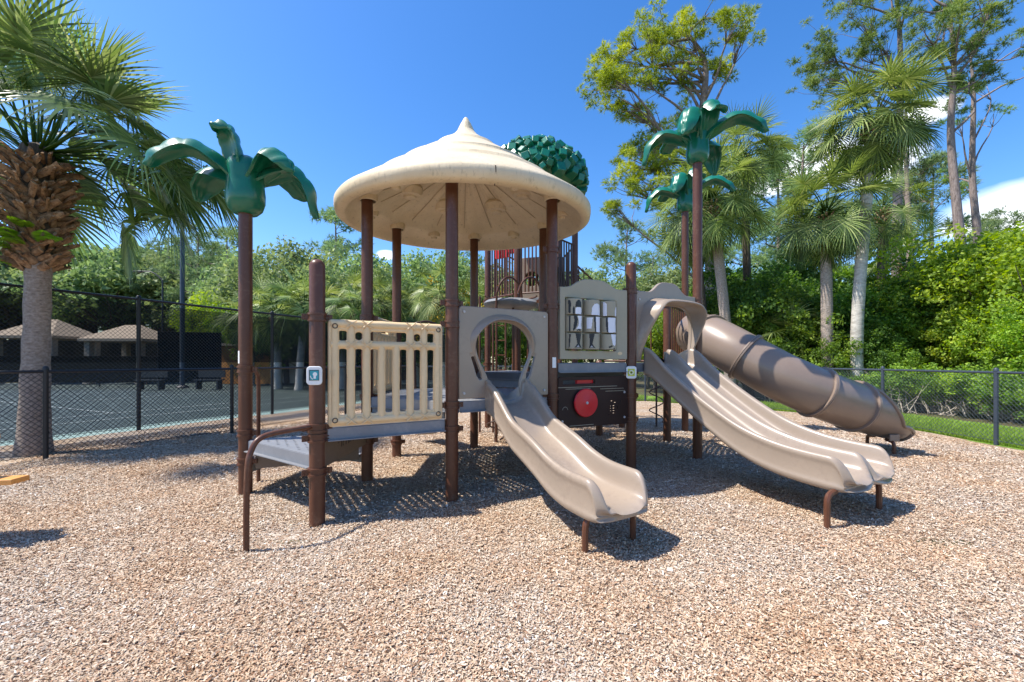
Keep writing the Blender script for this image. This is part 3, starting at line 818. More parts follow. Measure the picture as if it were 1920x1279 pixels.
for c in range(3):
    for r in range(3):
        cu_ = .288 + .247 * c; v0 = 1.585 + .2 * r
        cb = MB(); cb.lathe([(0, -.092), (.102, -.092), (.108, -.086), (.108, .086), (.102, .092), (0, .092)], 28, F8 @ Matrix.Translation((cu_, v0, 0)) @ Matrix.Rotation(R(-90), 4, 'X'))
        co = cb.build('picture_cylinder', M['khaki'], sp, angle=35)
        for mname, pts in art.get((c, r), []):
            pb = MB(); patch(pb, cu_, .108, pts, v0)
            pb.build('painted_shape', M[mname], sp, smooth=True)
pl = MB(); pl.lathe([(0, 0), (.035, 0), (.035, .004), (0, .004)], 16, F8 @ Matrix.Translation((.96, 1.45, .024)) @ Matrix.Diagonal((1, .6, 1, 1))); pl.build('badge', M['cream'], sp)

# ---- driving panel with the red wheel
vs, fs = flat([rrect(.08, .58, 1.10, 1.17, .03), rrect(.14, 1.085, .60, 1.135, .01), rrect(.86, .80, .90, .815, .003, 1), rrect(.86, .77, .90, .785, .003, 1), rrect(.86, .74, .90, .755, .003, 1), rrect(.86, .71, .90, .725, .003, 1),
               rrect(.82, .80, .85, .812, .003, 1), rrect(.82, .77, .85, .782, .003, 1), rrect(.82, .74, .85, .752, .003, 1), rrect(.79, .70, .81, .712, .003, 1), rrect(.93, .76, .945, .81, .003, 1), rrect(.83, .86, .87, .875, .003, 1), rrect(.88, .84, .92, .855, .003, 1), rrect(.98, .84, .987, .90, .002, 1)], .022, .003, 0)
mb = MB(); mb.add(vs, fs, F8); dp = mb.build('driving_panel', M['panel_dark'], PS, smooth=False)
wh = MB(); wh.lathe([(0, .03), (.150, .03), (.165, .034), (.168, .045), (.160, .056), (.05, .060), (.03, .066), (0, .066)], 40, F8 @ Matrix.Translation((.44, .865, 0))); wh.build('wheel_disc', M['red'], dp, angle=30)
wh = MB(); wh.lathe([(0, .064), (.018, .064), (.016, .074), (0, .076)], 14, F8 @ Matrix.Translation((.44, .865, 0))); wh.build('hub', M['metal'], dp)
gm = MB()
for (u, v, su, sv) in ((.5, 1.05, .85, .006), (.35, 1.03, .35, .005), (.85, 1.02, .36, .005), (.9, .99, .3, .005), (.40, .60, .34, .006)):
    gm = MB(); gm.box((u, v, .012), (su, sv, .004), M=F8); gm.build('engraved_line', M['khaki'], dp)
gm = MB(); gm.tube([(.17 + .035 * math.cos(R(a)), .79 + .035 * math.sin(R(a)), .012) for a in range(0, 190, 20)], .003, 5, M=F8)
gm.build('engraved_arc', M['khaki'], dp)
bl = MB()
for (u, v) in ((1.04, .97), (1.04, .66), (.13, .66)): bl.tube([(u, v, .01), (u, v, .02)], .014, 10, M=F8)
bl.build('bolt', M['metal'], dp)
cb = MB(); cb.box((.48, 1.10, -.05), (.24, .08, .05), M=F8); cb.build('dash_block', M['red'], dp, bevel=.01)

# ---- small signs on posts
def sign(parent, x, y, z, az, w, h, mats):
    d = Vector((math.cos(az), math.sin(az), 0)); p = Vector((x, y, z)) + d * (PR + .012)
    X = Vector((-d.y, d.x, 0)); 
    Mx = Matrix(((X.x, 0, d.x, p.x), (X.y, 0, d.y, p.y), (0, 1, 0, p.z), (0, 0, 0, 1)))
    vs, fs = flat([rrect(-w / 2, -h / 2, w / 2, h / 2, w * .22)], .018, .005, 2); b = MB(); b.add(vs, fs, Mx)
    b.box((0, 0, -.02), (w * .4, h * .5, .03), M=Mx)
    o = b.build('sign', M['white'], parent, angle=50)
    return o, Mx
azc = math.atan2(-P2[1], -P2[0])
so, Mx = sign(P2o, *P2, 1.233, azc - .28, .112, .145, None)
b = MB(); b.box((0, .004, .0105), (.078, .088, .003), M=Mx); b.build('sign_frame', M['black'], so)
b = MB(); b.box((.002, .003, .0125), (.068, .078, .003), M=Mx); b.build('sign_print', M['teal'], so)
b = MB(); b.lathe([(0, .0142), (.017, .0142), (.017, .0152), (0, .0152)], 16, Mx @ Matrix.Translation((.008, .012, 0))); b.box((.006, -.014, .0147), (.018, .022, .001), M=Mx)
b.tube([(-.028, .0, .0147), (-.022, -.018, .0147), (-.008, -.03, .0147)], .0035, 5, M=Mx); b.build('sign_figure', M['white'], so)
azc = math.atan2(-P8[1], -P8[0])
so, Mx = sign(P8o, *P8, 1.215, azc + .03, .115, .145, None)
b = MB(); b.box((0, .0, .0105), (.082, .088, .003), M=Mx); b.build('sign_print', M['lime'], so)
b = MB(); b.tube([(.024 * math.cos(a), .024 * math.sin(a), .0125) for a in [2 * math.pi * k / 20 for k in range(20)]], .006, 6, closed=True, M=Mx); b.build('sign_ring', M['white'], so)
b = MB(); b.lathe([(0, .012), (.010, .012), (.010, .0145), (0, .0145)], 12, Mx); b.build('sign_dot', M['black'], so)
def sticker(parent, x, y, z, az, h, wdeg):
    b = MB(); n = 6; vs = []; fs = []
    for i in range(n):
        a = az + R(wdeg) * (i / (n - 1) - .5)
        for zz in (z - h / 2 + (.004 if i % 2 else 0), z + h / 2): vs.append((x + (PR + .001) * math.cos(a), y + (PR + .001) * math.sin(a), zz))
    for i in range(n - 1): fs.append((2 * i, 2 * i + 2, 2 * i + 3, 2 * i + 1))
    b.add(vs, fs); b.build('sticker', M['white'], parent)
P1o = [o for o in PS.children if o.name.startswith('post')][0]
sticker(P1o, *P1, 1.35 + 8 * 4.27 / 780, R(-130), .13, 38)
sticker(Fo, *F, 1.35 - 2 * 4.74 / 780, R(-70), .12, 42)

# ---- round roof
M['roof_seam'] = plastic('darker_roof_seam', (0.52, 0.41, 0.27), 0.7, 0.1)
ROOFC = (-0.585, 5.34)
def canopy():
    prof = [(0, 3.98), (.3, 3.82), (.75, 3.58), (1.06, 3.42), (1.11, 3.355), (1.16, 3.325), (1.24, 3.315), (1.40, 3.235), (1.44, 3.175), (1.475, 3.155), (1.53, 3.168), (1.56, 3.19), (1.57, 3.25), (1.568, 3.295), (1.545, 3.325),
            (1.38, 3.435), (1.20, 3.552), (1.115, 3.606), (1.108, 3.632), (1.06, 3.655), (.92, 3.750), (.835, 3.805), (.828, 3.832), (.78, 3.856), (.65, 3.940), (.50, 4.035), (.385, 4.108), (.378, 4.133), (.335, 4.155), (.24, 4.215), (.16, 4.275), (.125, 4.315)]
    prof += [(.110, 4.335), (.102, 4.352), (.100, 4.362), (.086, 4.385), (.085, 4.393), (.070, 4.416), (.069, 4.424), (.054, 4.448), (.040, 4.473), (.030, 4.495), (.016, 4.51), (0, 4.515)]
    n = 96; vs = []; fs = []
    rng = random.Random(5); jit = [rng.uniform(-1, 1) for _ in range(n)]
    for r, z in prof:
        for k in range(n):
            an = 2 * math.pi * k / n
            rr = r; zz = z
            if z > 3.4 and r > .12 and abs(r - 1.055) < .02 or abs(r - .785) < .002 or abs(r - .345) < .002:
                rr += .006 * math.sin(an * 2 + r * 9); zz += .004 * jit[k]
            if 3.3 < z < 3.9 and .25 < r < 1.08 and z < 3.98 - .53 * r + .03:   # underside seams
                kk = k % 6
                if kk == 0: zz -= .022
            vs.append((max(rr, 1e-4) * math.cos(an), max(rr, 1e-4) * math.sin(an), zz))
    for i in range(len(prof) - 1):
        for k in range(n):
            k2 = (k + 1) % n; fs.append((i * n + k, i * n + k2, (i + 1) * n + k2, (i + 1) * n + k))
    pivot = Vector((0, 0, 3.3))
    T = Matrix.Translation((ROOFC[0], ROOFC[1], 3.235)) @ Matrix.Rotation(R(ROOFTILT), 4, 'X') @ Matrix.Translation((0, 0, -3.3))
    mb = MB(); mb.add(vs, fs, T)
    o = mb.build('round_roof', M['roof'], PS, angle=48, fixn=True)
    for k in range(6):      # moulded sockets and bosses underneath
        an = R(-90 + 60 * k)
        b = MB(); b.lathe([(.085, 3.27), (.10, 3.275), (.11, 3.33), (.10, 3.40)], 16, T @ Matrix.Translation((1.215 * math.cos(an), 1.215 * math.sin(an), 0))); b.build('post_socket', M['roof'], o)
    for k in range(6):
        an = R(-60 + 60 * k)
        for rr, s, zz in ((.72, 1.35, 3.56), (1.22, .8, 3.30)):
            b = MB(); b.lathe([(0, zz - .055), (.045 * s, zz - .058), (.055 * s, zz - .05), (.06 * s, zz - .03), (.10 * s, zz - .02), (.125 * s, zz + .06), (.11 * s, zz + .1)], 16, T @ Matrix.Translation((rr * math.cos(an), rr * math.sin(an), 0)) @ Matrix.Diagonal((1, 1, 1, 1))); b.build('moulded_boss', M['roof'], o)
    for k in range(16):
        an = R(-90 + 22.5 * k + 8); b = MB()
        b.tube([T @ Vector((r_ * math.cos(an), r_ * math.sin(an), z_)) for r_, z_ in ((1.06, 3.412), (.75, 3.572), (.3, 3.812))], .0055, 5); b.build('moulded_seam', M['roof_seam'], o)
    # open seam in the rim
    an = R(-74); b = MB()
    pts = [(1.572, 3.30), (1.567, 3.245), (1.530, 3.178), (1.47, 3.152)]
    b.tube([T @ Vector((r_ * math.cos(an + .003 * i), r_ * math.sin(an + .003 * i), z_)) for i, (r_, z_) in enumerate(pts)], .005, 5); b.build('rim_seam', M['brown_dark'], o)
    return o
ROOFTILT = 2.9
canopy()

# ---- green plastic palm tops
def palm_top(x, y, zb, fr, s=1.0, rz=0.0):
    T = Matrix.Translation((x, y, zb)) @ Matrix.Rotation(rz, 4, 'Z') @ Matrix.Scale(s, 4)
    n = 40; vs = []; fs = []
    prof = [(.06, -.0), (.11, .005), (.155, .05), (.178, .12), (.18, .20), (.170, .28), (.165, .36), (.175, .44), (.16, .52), (.10, .57), (0, .58)]
    for i, (r_, z_) in enumerate(prof):
        for k in range(n):
            an = 2 * math.pi * k / n
            rr = r_ * (1 + .035 * math.sin(6 * an) * min(1, z_ * 3))
            vs.append((rr * math.cos(an), rr * math.sin(an), z_))
    for i in range(len(prof) - 1):
        for k in range(n): fs.append((i * n + k, i * n + (k + 1) % n, (i + 1) * n + (k + 1) % n, (i + 1) * n + k))
    mb = MB(); mb.add(vs, fs, T)
    o = mb.build('palm_top', M['green'], PS, angle=180)
    for (az, reach, rise, drop, wd) in fr:
        path = catmull([(.06, .36), (.17, .40 + rise * .45), (.36 * reach / .9 + .05, .44 + rise), (.62 * reach / .9, .46 + rise * .95), (.84 * reach / .9, .44 + rise * .45 - drop * .3), (reach, .44 + rise * .2 - drop)], 30)
        if reach < .4: path = catmull([(.03, .30), (.07, .52), (.10, .68), (.15, .78), (.23, .81), (.31, .75)], 30)
        secs = []; m_ = len(path)
        for i, (pr, pz) in enumerate(path):
            t = i / (m_ - 1)
            q0, q1 = path[max(i - 1, 0)], path[min(i + 1, m_ - 1)]
            tr, tz = q1[0] - q0[0], q1[1] - q0[1]; l_ = math.hypot(tr, tz); tr /= l_; tz /= l_
            w = wd * (.45 + .75 * math.sin(math.pi * min(1, t * .86 + .12)) ** .8)
            if t > .86: w *= math.sqrt(max(0.02, 1 - ((t - .86) / .15) ** 2))
            lobe = 1 + .07 * abs(math.sin(t * math.pi * 5.5)) * (t > .2)
            puff = .030 * (abs(math.sin(t * math.pi * 5.5)) ** .5) * (t > .15)
            w *= lobe; sec = []
            K = 14; th = .030 * (1 - .5 * t) * (1 if t < .97 else .5)
            for k in range(K + 1):
                u = -1 + 2 * k / K; arch = -(abs(u) ** 2.0) * w * .55 + puff * (1 - u * u) * (1 - math.exp(-(u / .12) ** 2)) 
                sec.append((u * w, arch + th * (1 - u * u) * .6 + .006))
            for k in range(K - 1, 0, -1):
                u = -1 + 2 * k / K; arch = -(abs(u) ** 2.0) * w * .55
                sec.append((u * w * .97, arch - th - .012 * math.exp(-(u / .12) ** 2)))
            ca, sa = math.cos(az), math.sin(az); ring = []
            for (a_, h_) in sec:
                rr = pr - tz * h_; zz = pz + tr * h_
                ring.append((rr * ca - a_ * sa, rr * sa + a_ * ca, zz))
            secs.append(ring)
        fb = MB(); fb.loft(secs, M=T); fb.build('frond', M['green'], o, angle=75, fixn=True)
    return o
palm_top(P1[0], P1[1], 2.86, [(R(203), .80, .17, .12, .12), (R(240), .36, .30, .03, .115), (R(345), .56, .13, .10, .14), (R(14), .66, .05, .44, .12), (R(72), .80, .16, .05, .12), (R(160), .72, .05, .22, .15)])
fr9 = [(R(167), .84, .10, .40, .135), (R(118), .75, .24, .0, .14), (R(222), .48, .30, .20, .17), (R(285), .52, .36, -.16, .14), (R(338), .98, .22, .16, .14), (R(42), .68, .0, .42, .17)]
palm_top(P9[0], P9[1], 4.14, fr9, .86)
palm_top(P10[0], P10[1], 4.26, fr9, .86)

# ---- tube slide
tp = catmull([(3.27, 7.45, 1.86), (3.30, 7.2, 1.81), (3.40, 6.88, 1.68), (3.62, 6.55, 1.45), (4.02, 6.27, 1.14), (4.50, 6.18, .90), (4.98, 6.25, .73), (5.45, 6.36, .60), (6.02, 6.50, .47)], 60)
TRD = .36
def tube_ring(i, r, n=28):
    p = Vector(tp[i]); t = (Vector(tp[min(i + 1, 59)]) - Vector(tp[max(i - 1, 0)])).normalized()
    side = Vector((t.y, -t.x, 0)).normalized(); up = side.cross(t)
    return p, side, up, [p + side * math.cos(2 * math.pi * k / n) * r + up * math.sin(2 * math.pi * k / n) * r for k in range(n)]
def tube_slide():
    root = None
    segs = [(0, 11), (11, 23), (23, 37), (37, 47)]
    for si, (a, b) in enumerate(segs):
        mb = MB(); secs = []
        for i in range(a, b + 1): secs.append(tube_ring(i, TRD)[3])
        for i in range(b, a - 1, -1): secs.append(tube_ring(i, TRD - .018)[3])
        mb.loft(secs + [secs[0]], cap=False)
        if root is None:
            root = mb.build('tube_slide', M['tube'], PS, angle=50, fixn=True)
        else: mb.build('tube_section', M['tube'], root, angle=50, fixn=True)
    for s in (11, 23, 37, 47):
        mb = MB(); p, sd, up, _ = tube_ring(s, TRD); t = sd.cross(up)
        secs = []
        for (r_, off) in ((TRD - .005, -.028), (TRD + .035, -.026), (TRD + .038, -.004), (TRD + .026, 0), (TRD + .038, .004), (TRD + .035, .026), (TRD - .005, .028)):
            secs.append([q + t * off for q in tube_ring(s, r_)[3]])
        mb.loft(secs, cap=False); mb.build('flange', M['tube'], root, angle=30)
    # open exit: the upper half cut away in a falling curve
    mb = MB(); secs = []; K = 18
    for i in range(47, 60):
        e = (i - 47) / 12
        half = R(180 - 8) * (1 - e) ** .9 + R(62) * (1 - (1 - e) ** .9) if e > 0 else R(178)
        half = R(178 - 112 * min(1, e * 1.5) ** .85) if e > 0 else R(178)
        p, sd, up, _ = tube_ring(i, TRD)
        lift = Vector((0, 0, -.0))
        outer_ = []; inner_ = []
        rr = TRD if e < .7 else TRD * (1 - .30 * ((e - .7) / .3) ** 2); p = p - Vector((0, 0, 0 if e < .7 else .10 * ((e - .7) / .3) ** 2))
        for k in range(K + 1):
            an = -math.pi / 2 - half + 2 * half * k / K
            outer_.append(p + sd * math.cos(an) * rr + up * math.sin(an) * rr)
            inner_.append(p + sd * math.cos(an) * (rr - .02) + up * math.sin(an) * (rr - .02))
        secs.append(outer_ + inner_[::-1])
    mb.loft(secs); ex = mb.build('tube_exit', M['tube'], root, angle=180, sub=1, fixn=True)
    # rolled lip along the open edge
    left = [s[0] for s in secs]; right = [s[K] for s in secs]
    end = [secs[-1][k] for k in range(0, K + 1, 3)]
    rim = left + end[1:-1] + right[::-1]
    mb = MB(); mb.tube(catmull([tuple(q) for q in rim], 70), .022, 8); mb.build('rolled_lip', M['tube'], root)
    for foot, top_, inn in (((5.62, 6.12, 0), .17, Vector((.1, .99, 0))), ((5.74, 6.72, 0), .17, Vector((-.1, -.99, 0)))): sleg(root, top_, foot, inn)
    mb = MB(); mb.box((5.66, 6.16, .22), (.14, .03, .10)); mb.build('bracket', M['tube'], root, bevel=.006)
tube_slide()
# entry hood of the tube and the bars beside it
# ---- vertical bar barriers
def bars(p, q, z0, z1, n, r=.013, name='bar_barrier', u0=.1, mat='post', top2=None, zq=0.0):
    Fm = frame(p, q, 0); L = (Vector(q) - Vector(p)).length; rail = MB()
    sl = zq / (L - 2 * u0)
    zz = lambda u, z: z + sl * (u - u0)
    rail.tube([(u0, zz(u0, z0), 0), (L - u0, zz(L - u0, z0), 0)], .019, 8, M=Fm); rail.tube([(u0, zz(u0, z1), 0), (L - u0, zz(L - u0, z1), 0)], .019, 8, M=Fm)
    o = rail.build(name, M[mat], PS)
    for k in range(n):
        u = u0 + (L - 2 * u0) * (k + .5) / n
        b = MB(); b.tube([(u, zz(u, z0), 0), (u, zz(u, z1), 0)], r, 6, M=Fm, cap=False); b.build('bar', M[mat], o)
    return o
bars(P11, P10, 1.30, 2.32, 7, .017)
bars(TT, P11, 1.36, 2.28, 3, .012)

# ---- rear tower
T1 = (-.50, 8.6); T2 = (.10, 7.95); T3 = (.60, 7.75); T4 = (1.30, 8.6); T5 = (.15, 10.0); T6 = (1.15, 10.0)
for p, tp_, cl in ((T1, 3.95, (2.6, 1.3)), (T2, 4.9, (3.6,)), (T3, 4.1, (3.9, 4.0)), (T4, 4.95, (3.1, 3.2)), (T5, 4.95, ()), (T6, 4.95, ())): post(*p, tp_, cl, dome=tp_ < 4.5)
deck(ccw([T1, T2, T3, T4, T6, T5]), 2.55)
bars(T1, T2, 2.65, 3.75, 9, .016); bars(T2, T3, 2.65, 3.85, 6, .016, u0=.05); bars(T3, T4, 2.65, 3.75, 10, .016, mat='brown_dark'); bars((.25, 9.2), (1.2, 9.0), 2.65, 3.6, 9, .02, mat='brown_dark'); bars(T1, T5, 2.65, 3.75, 8); bars(T5, T6, 2.65, 3.75, 6); bars(T4, T6, 2.65, 3.75, 8)
bars(T4, (2.15, 8.9), 2.65, 3.35, 7, zq=-.62, u0=.03)
bars((1.45, 9.6), (2.3, 9.9), 2.65, 3.35, 7, zq=-.62, u0=.03)
# enclosed tube opening inside the tower
tb = MB(); tb.loft([[(.70 + .42 * math.cos(a) * k1, 9.0 + dy, 3.05 + .42 * math.sin(a) * k1) for a in [2 * math.pi * k / 24 for k in range(24)]] for dy, k1 in ((0, 1.1), (.05, 1.0), (.8, 1.0))], cap=False)
tb.build('crawl_tube', M['brown_dark'], PS, angle=180)
pp = MB(); vs, fs = flat([rrect(0, 0, .5, .95, .05), circ(.25, .5, .17, 20)], .04, .008); pp.add(vs, fs, frame((.18, 8.9), (.68, 8.75), 2.6)); pp.build('tunnel_panel', M['tan'], PS)
gp = MB(); vs, fs = flat([rrect(0, 0, .36, .26, .03)], .03, .006); gp.add(vs, fs, frame((-.33, 8.42), (-.02, 8.2), 3.42)); go_ = gp.build('game_panel', M['red'], PS)
gq = MB(); gq.lathe([(0, -.03), (.14, -.03), (.15, 0), (.14, .03), (0, .03)], 18, frame((-.02, 8.2), (.2, 8.1), 0) @ Matrix.Translation((.03, 3.62, 0))); gq.build('game_wheel', M['red'], go_)
gq = MB()
for k in range(4): gq.box((.05 + .085 * k, .30, 0), (.06, .12, .05), M=frame((-.33, 8.42), (-.02, 8.2), 3.42))
gq.build('game_block', M['panel_dark'], go_)
# climber: padded step with arched grips on tall uprights
sp_ = MB(); sp_.lathe([(0, 2.30), (.40, 2.30), (.47, 2.33), (.49, 2.38), (.44, 2.43), (.2, 2.455), (0, 2.46)], 28, Matrix.Translation((-.02, 7.45, 0)))
so_ = sp_.build('climber_step', M['deck'], PS, angle=60)
for x0 in (-.26, .10):
    g = MB(); pts = catmull([(x0, 7.0, .0), (x0, 7.0, 1.4), (x0, 7.0, 2.35), (x0 + .02, 7.0, 2.55), (x0 + .10, 7.02, 2.72), (x0 + .22, 7.1, 2.79), (x0 + .34, 7.25, 2.74), (x0 + .42, 7.4, 2.6), (x0 + .44, 7.45, 2.4)], 40)
    if x0 > 0: pts = pts[12:]
    g.tube(pts, .019, 8); g.build('arched_grip', M['post'], so_)
g = MB(); g.tube([( -.02 + .46 * math.cos(a), 7.45 + .46 * math.sin(a), 2.52) for a in [R(10 * k) for k in range(0, 19)]], .016, 6); g.build('hoop_rail', M['post'], so_)
ld = MB()
for x0 in (-.36, -.12): ld.tube([(x0, 7.9, 0), (x0, 7.9, 2.5)], .02, 8)
lo = ld.build('ladder', M['post'], PS)
for k in range(8):
    b = MB(); b.tube([(-.36, 7.9, .35 + .28 * k), (-.12, 7.9, .35 + .28 * k)], .013, 6); b.build('rung', M['post'], lo)
for (x0, y0, z1_) in ((-.62, 8.0, 2.6), (.02, 7.35, 2.35), (.32, 8.3, 2.5)):
    b = MB(); b.tube([(x0, y0, 0), (x0, y0, z1_)], .022, 8); b.build('upright', M['post'], PS)
def spiral(cx, cy, z0, z1, turns, r):
    b = MB(); b.tube([(cx, cy, -.05), (cx, cy, z1 + .25)], .02, 8); o = b.build('spiral_climber', M['brown_dark'], PS)
    c_ = MB(); n = int(turns * 18); c_.tube([(cx + r * math.cos(2 * math.pi * turns * k / n - 1), cy + r * math.sin(2 * math.pi * turns * k / n - 1), z0 + (z1 - z0) * k / n) for k in range(n + 1)], .013, 6); c_.build('coil', M['brown_dark'], o)
spiral(3.02, 8.7, .1, 1.2, 2.9, .14)
spiral(-.28, 7.05, .05, .75, 2, .15)
# clumped tree-crown roof over the tower
def tree_crown():
    rng = random.Random(11); cx, cy, cz, rx, rz_ = .46, 8.55, 4.93, 1.04, .90
    mb = MB()
    core = []; n = 28
    prof = [(0, .0), (.7, -.02), (1.0, .04), (1.04, .18), (.98, .38), (.82, .6), (.55, .78), (.25, .87), (0, .89)]
    mb.lathe([(r_ * rx * .93, z_ * rz_) for r_, z_ in prof], n, Matrix.Translation((cx, cy, cz)))
    o = None; o = mb.build('tree_crown_roof', M['green'], PS, angle=30)
    cl = MB(); N = 200
    for i in range(N):
        t = (i + .5) / N; ph = i * 2.39996
        el = math.asin(min(1, max(-.18, t * 1.16 - .16)))
        d = Vector((math.cos(ph) * math.cos(el), math.sin(ph) * math.cos(el), math.sin(el)))
        p = Vector((cx + d.x * rx * .98, cy + d.y * rx * .98, cz + .06 + d.z * rz_ * .86))
        q = d.to_track_quat('Z', 'Y').to_matrix().to_4x4() @ Matrix.Rotation(rng.uniform(0, 6.28), 4, 'Z') @ Matrix.Rotation(rng.uniform(-.5, .5), 4, 'X')
        s = rng.uniform(.065, .11); h = rng.uniform(.01, .10); k = rng.uniform(.6, .85)
        vs = [(-s, -s, -.16), (s, -s, -.16), (s, s, -.16), (-s, s, -.16), (-s * k, -s * k, h), (s * k, -s * k * .9, h * 1.1), (s * k * .9, s * k, h), (-s * k, s * k, h * .9)]
        cl.add(vs, [(0, 3, 2, 1), (4, 5, 6, 7), (0, 1, 5, 4), (1, 2, 6, 5), (2, 3, 7, 6), (3, 0, 4, 7)], Matrix.Translation(p) @ q)
    cl.build('leaf_clump', M['green'], o, smooth=False, bevel=.012)
tree_crown()
# ---- small parts on the far side of the low decks
for cx_, cy_ in ((-1.28, 6.2), (-.95, 6.4)):
    g = MB(); g.tube(catmull([(cx_ - .14, cy_ - .08, .95), (cx_ - .15, cy_ - .08, 1.8), (cx_ - .08, cy_ - .04, 1.93), (cx_ + .08, cy_ + .04, 1.93), (cx_ + .15, cy_ + .08, 1.8), (cx_ + .14, cy_ + .08, .95)], 30), .017, 8); g.build('arched_grip', M['brown_dark'], PS)
cs = MB(); cs.loft([[(-1.30, 6.25, .86), (-1.0, 6.42, .86), (-1.0, 6.42, .92), (-1.30, 6.25, .92)], [(-1.5, 6.75, .45), (-1.2, 6.92, .45), (-1.2, 6.92, .53), (-1.5, 6.75, .53)], [(-1.6, 7.05, .1), (-1.3, 7.22, .1), (-1.3, 7.22, .18), (-1.6, 7.05, .18)]]); cs.build('climbing_ramp', M['tan'], PS, bevel=.01)
wv = MB(); vs, fs = flat([[(0, 0), (.26, 0), (.26, .18), (.2, .42), (.12, .50), (.05, .46), (0, .3)]], .05, .012); wv.add(vs, fs, frame((-.78, 6.44), (-1.02, 6.30), 1.0)); wv.build('grip_panel', M['tan'], PS)
# transfer steps with perforated treads at the back
ts = deck(ccw([(1.25, 8.7), (2.0, 8.9), (1.85, 9.5), (1.1, 9.3)]), 1.05)
deck(ccw([(.75, 8.8), (1.2, 8.9), (1.05, 9.5), (.6, 9.4)]), .8)
bx = MB(); bx.box((2.05, 7.9, 1.05), (.42, .05, .5)); bx.build('side_panel', M['tan'], PS, bevel=.02)
# ================================================================ vegetation
def leaf_mat(name, stops, trans=0.35, rough=0.55, spec=0.3):
    m, nt, b = newmat(name); setc(b, stops[0][1], rough, spec)
    a = nt.nodes.new('ShaderNodeAttribute'); a.attribute_name = 'tint'
    oi = nt.nodes.new('ShaderNodeObjectInfo')
    c = ramp(nt, a.outputs['Fac'], stops)
    h = nt.nodes.new('ShaderNodeHueSaturation')
    mr = nt.nodes.new('ShaderNodeMapRange'); mr.inputs['To Min'].default_value = 0.485; mr.inputs['To Max'].default_value = 0.512
    nt.links.new(oi.outputs['Random'], mr.inputs['Value']); nt.links.new(mr.outputs[0], h.inputs['Hue'])
    mr2 = nt.nodes.new('ShaderNodeMapRange'); mr2.inputs['To Min'].default_value = 0.85; mr2.inputs['To Max'].default_value = 1.15
    nt.links.new(oi.outputs['Random'], mr2.inputs['Value']); nt.links.new(mr2.outputs[0], h.inputs['Value'])
    nt.links.new(c, h.inputs['Color']); nt.links.new(h.outputs[0], b.inputs['Base Color'])
    tr = nt.nodes.new('ShaderNodeBsdfTranslucent'); mx = nt.nodes.new('ShaderNodeMixShader'); mx.inputs[0].default_value = trans
    hs = nt.nodes.new('ShaderNodeHueSaturation'); hs.inputs['Saturation'].default_value = 1.15; hs.inputs['Value'].default_value = 1.5
    hs.inputs['Hue'].default_value = 0.488
    nt.links.new(h.outputs[0], hs.inputs['Color']); nt.links.new(hs.outputs[0], tr.inputs['Color'])
    nt.links.new(b.outputs[0], mx.inputs[1]); nt.links.new(tr.outputs[0], mx.inputs[2])
    nt.links.new(mx.outputs[0], nt.nodes['Material Output'].inputs['Surface'])
    return m
def bark_mat(name, c0, c1, sc_=(3, 3, .6), scale=6, bmp=0.8):
    m, nt, b = newmat(name); setc(b, c0, 0.9, 0.15)
    v = coords(nt, scale=sc_); n = noise_node(nt, v, scale, 8, 0.7)
    c = ramp(nt, n.outputs['Fac'], [(0.33, c0), (0.62, c1)])
    nt.links.new(c, b.inputs['Base Color']); bump(nt, b, n.outputs['Fac'], bmp, 0.03); return m
M['leaf_bright'] = leaf_mat('bright_shrub_leaf', [(0, (0.09, 0.16, 0.022)), (.5, (0.25, 0.38, 0.045)), (1, (0.48, 0.58, 0.08))], .45)
M['leaf_mid'] = leaf_mat('shrub_leaf', [(0, (0.06, 0.12, 0.02)), (.5, (0.16, 0.28, 0.04)), (1, (0.34, 0.47, 0.07))], .42)
M['leaf_dark'] = leaf_mat('dark_leaf', [(0, (0.04, 0.09, 0.02)), (.6, (0.11, 0.20, 0.035)), (1, (0.27, 0.39, 0.06))], .4)
M['leaf_oak_hazed'] = leaf_mat('hazed_oak_leaf', [(0, (0.09, 0.15, 0.06)), (.5, (0.20, 0.285, 0.11)), (1, (0.38, 0.47, 0.18))], .40)  # tones paled so the leaf colour carries the distance haze
M['pine_needle'] = leaf_mat('pine_needle', [(0, (0.06, 0.10, 0.03)), (.5, (0.14, 0.235, 0.065)), (1, (0.33, 0.43, 0.11))], .35)
M['pine_bright'] = leaf_mat('yellow_green_pine_needle', [(0, (0.08, 0.12, 0.025)), (.5, (0.26, 0.34, 0.04)), (1, (0.52, 0.56, 0.06))], .35)  # own yellow-green needle colour of the big pine
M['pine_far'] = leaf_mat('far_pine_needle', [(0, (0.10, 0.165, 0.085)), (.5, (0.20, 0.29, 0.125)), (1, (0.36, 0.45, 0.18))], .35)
M['palm_leaf'] = leaf_mat('palm_leaf', [(0, (0.05, 0.085, 0.025)), (.5, (0.22, 0.30, 0.075)), (1, (0.52, 0.56, 0.22))], .30, .45, .35)
M['palm_near'] = leaf_mat('near_palm_leaf', [(0, (0.06, 0.11, 0.03)), (.5, (0.16, 0.25, 0.07)), (1, (0.46, 0.53, 0.24))], .32, .32, .6)
M['fern'] = leaf_mat('fern_leaf', [(0, (0.10, 0.22, 0.02)), (1, (0.25, 0.45, 0.04))], .4)
M['yellow'] = leaf_mat('palm_flower', [(0, (0.45, 0.28, 0.02)), (1, (0.7, 0.5, 0.05))], .3)
M['bark_pine'] = bark_mat('pine_bark', (0.13, 0.10, 0.09), (0.34, 0.27, 0.24))
M['bark_pale'] = bark_mat('pale_palm_bark', (0.30, 0.27, 0.23), (0.56, 0.52, 0.46), (1, 1, 3), 5, .5)
M['bark_near'] = bark_mat('rough_palm_bark', (0.20, 0.155, 0.125), (0.46, 0.38, 0.32), (1.2, 1.2, 2.2), 16, 1.0)
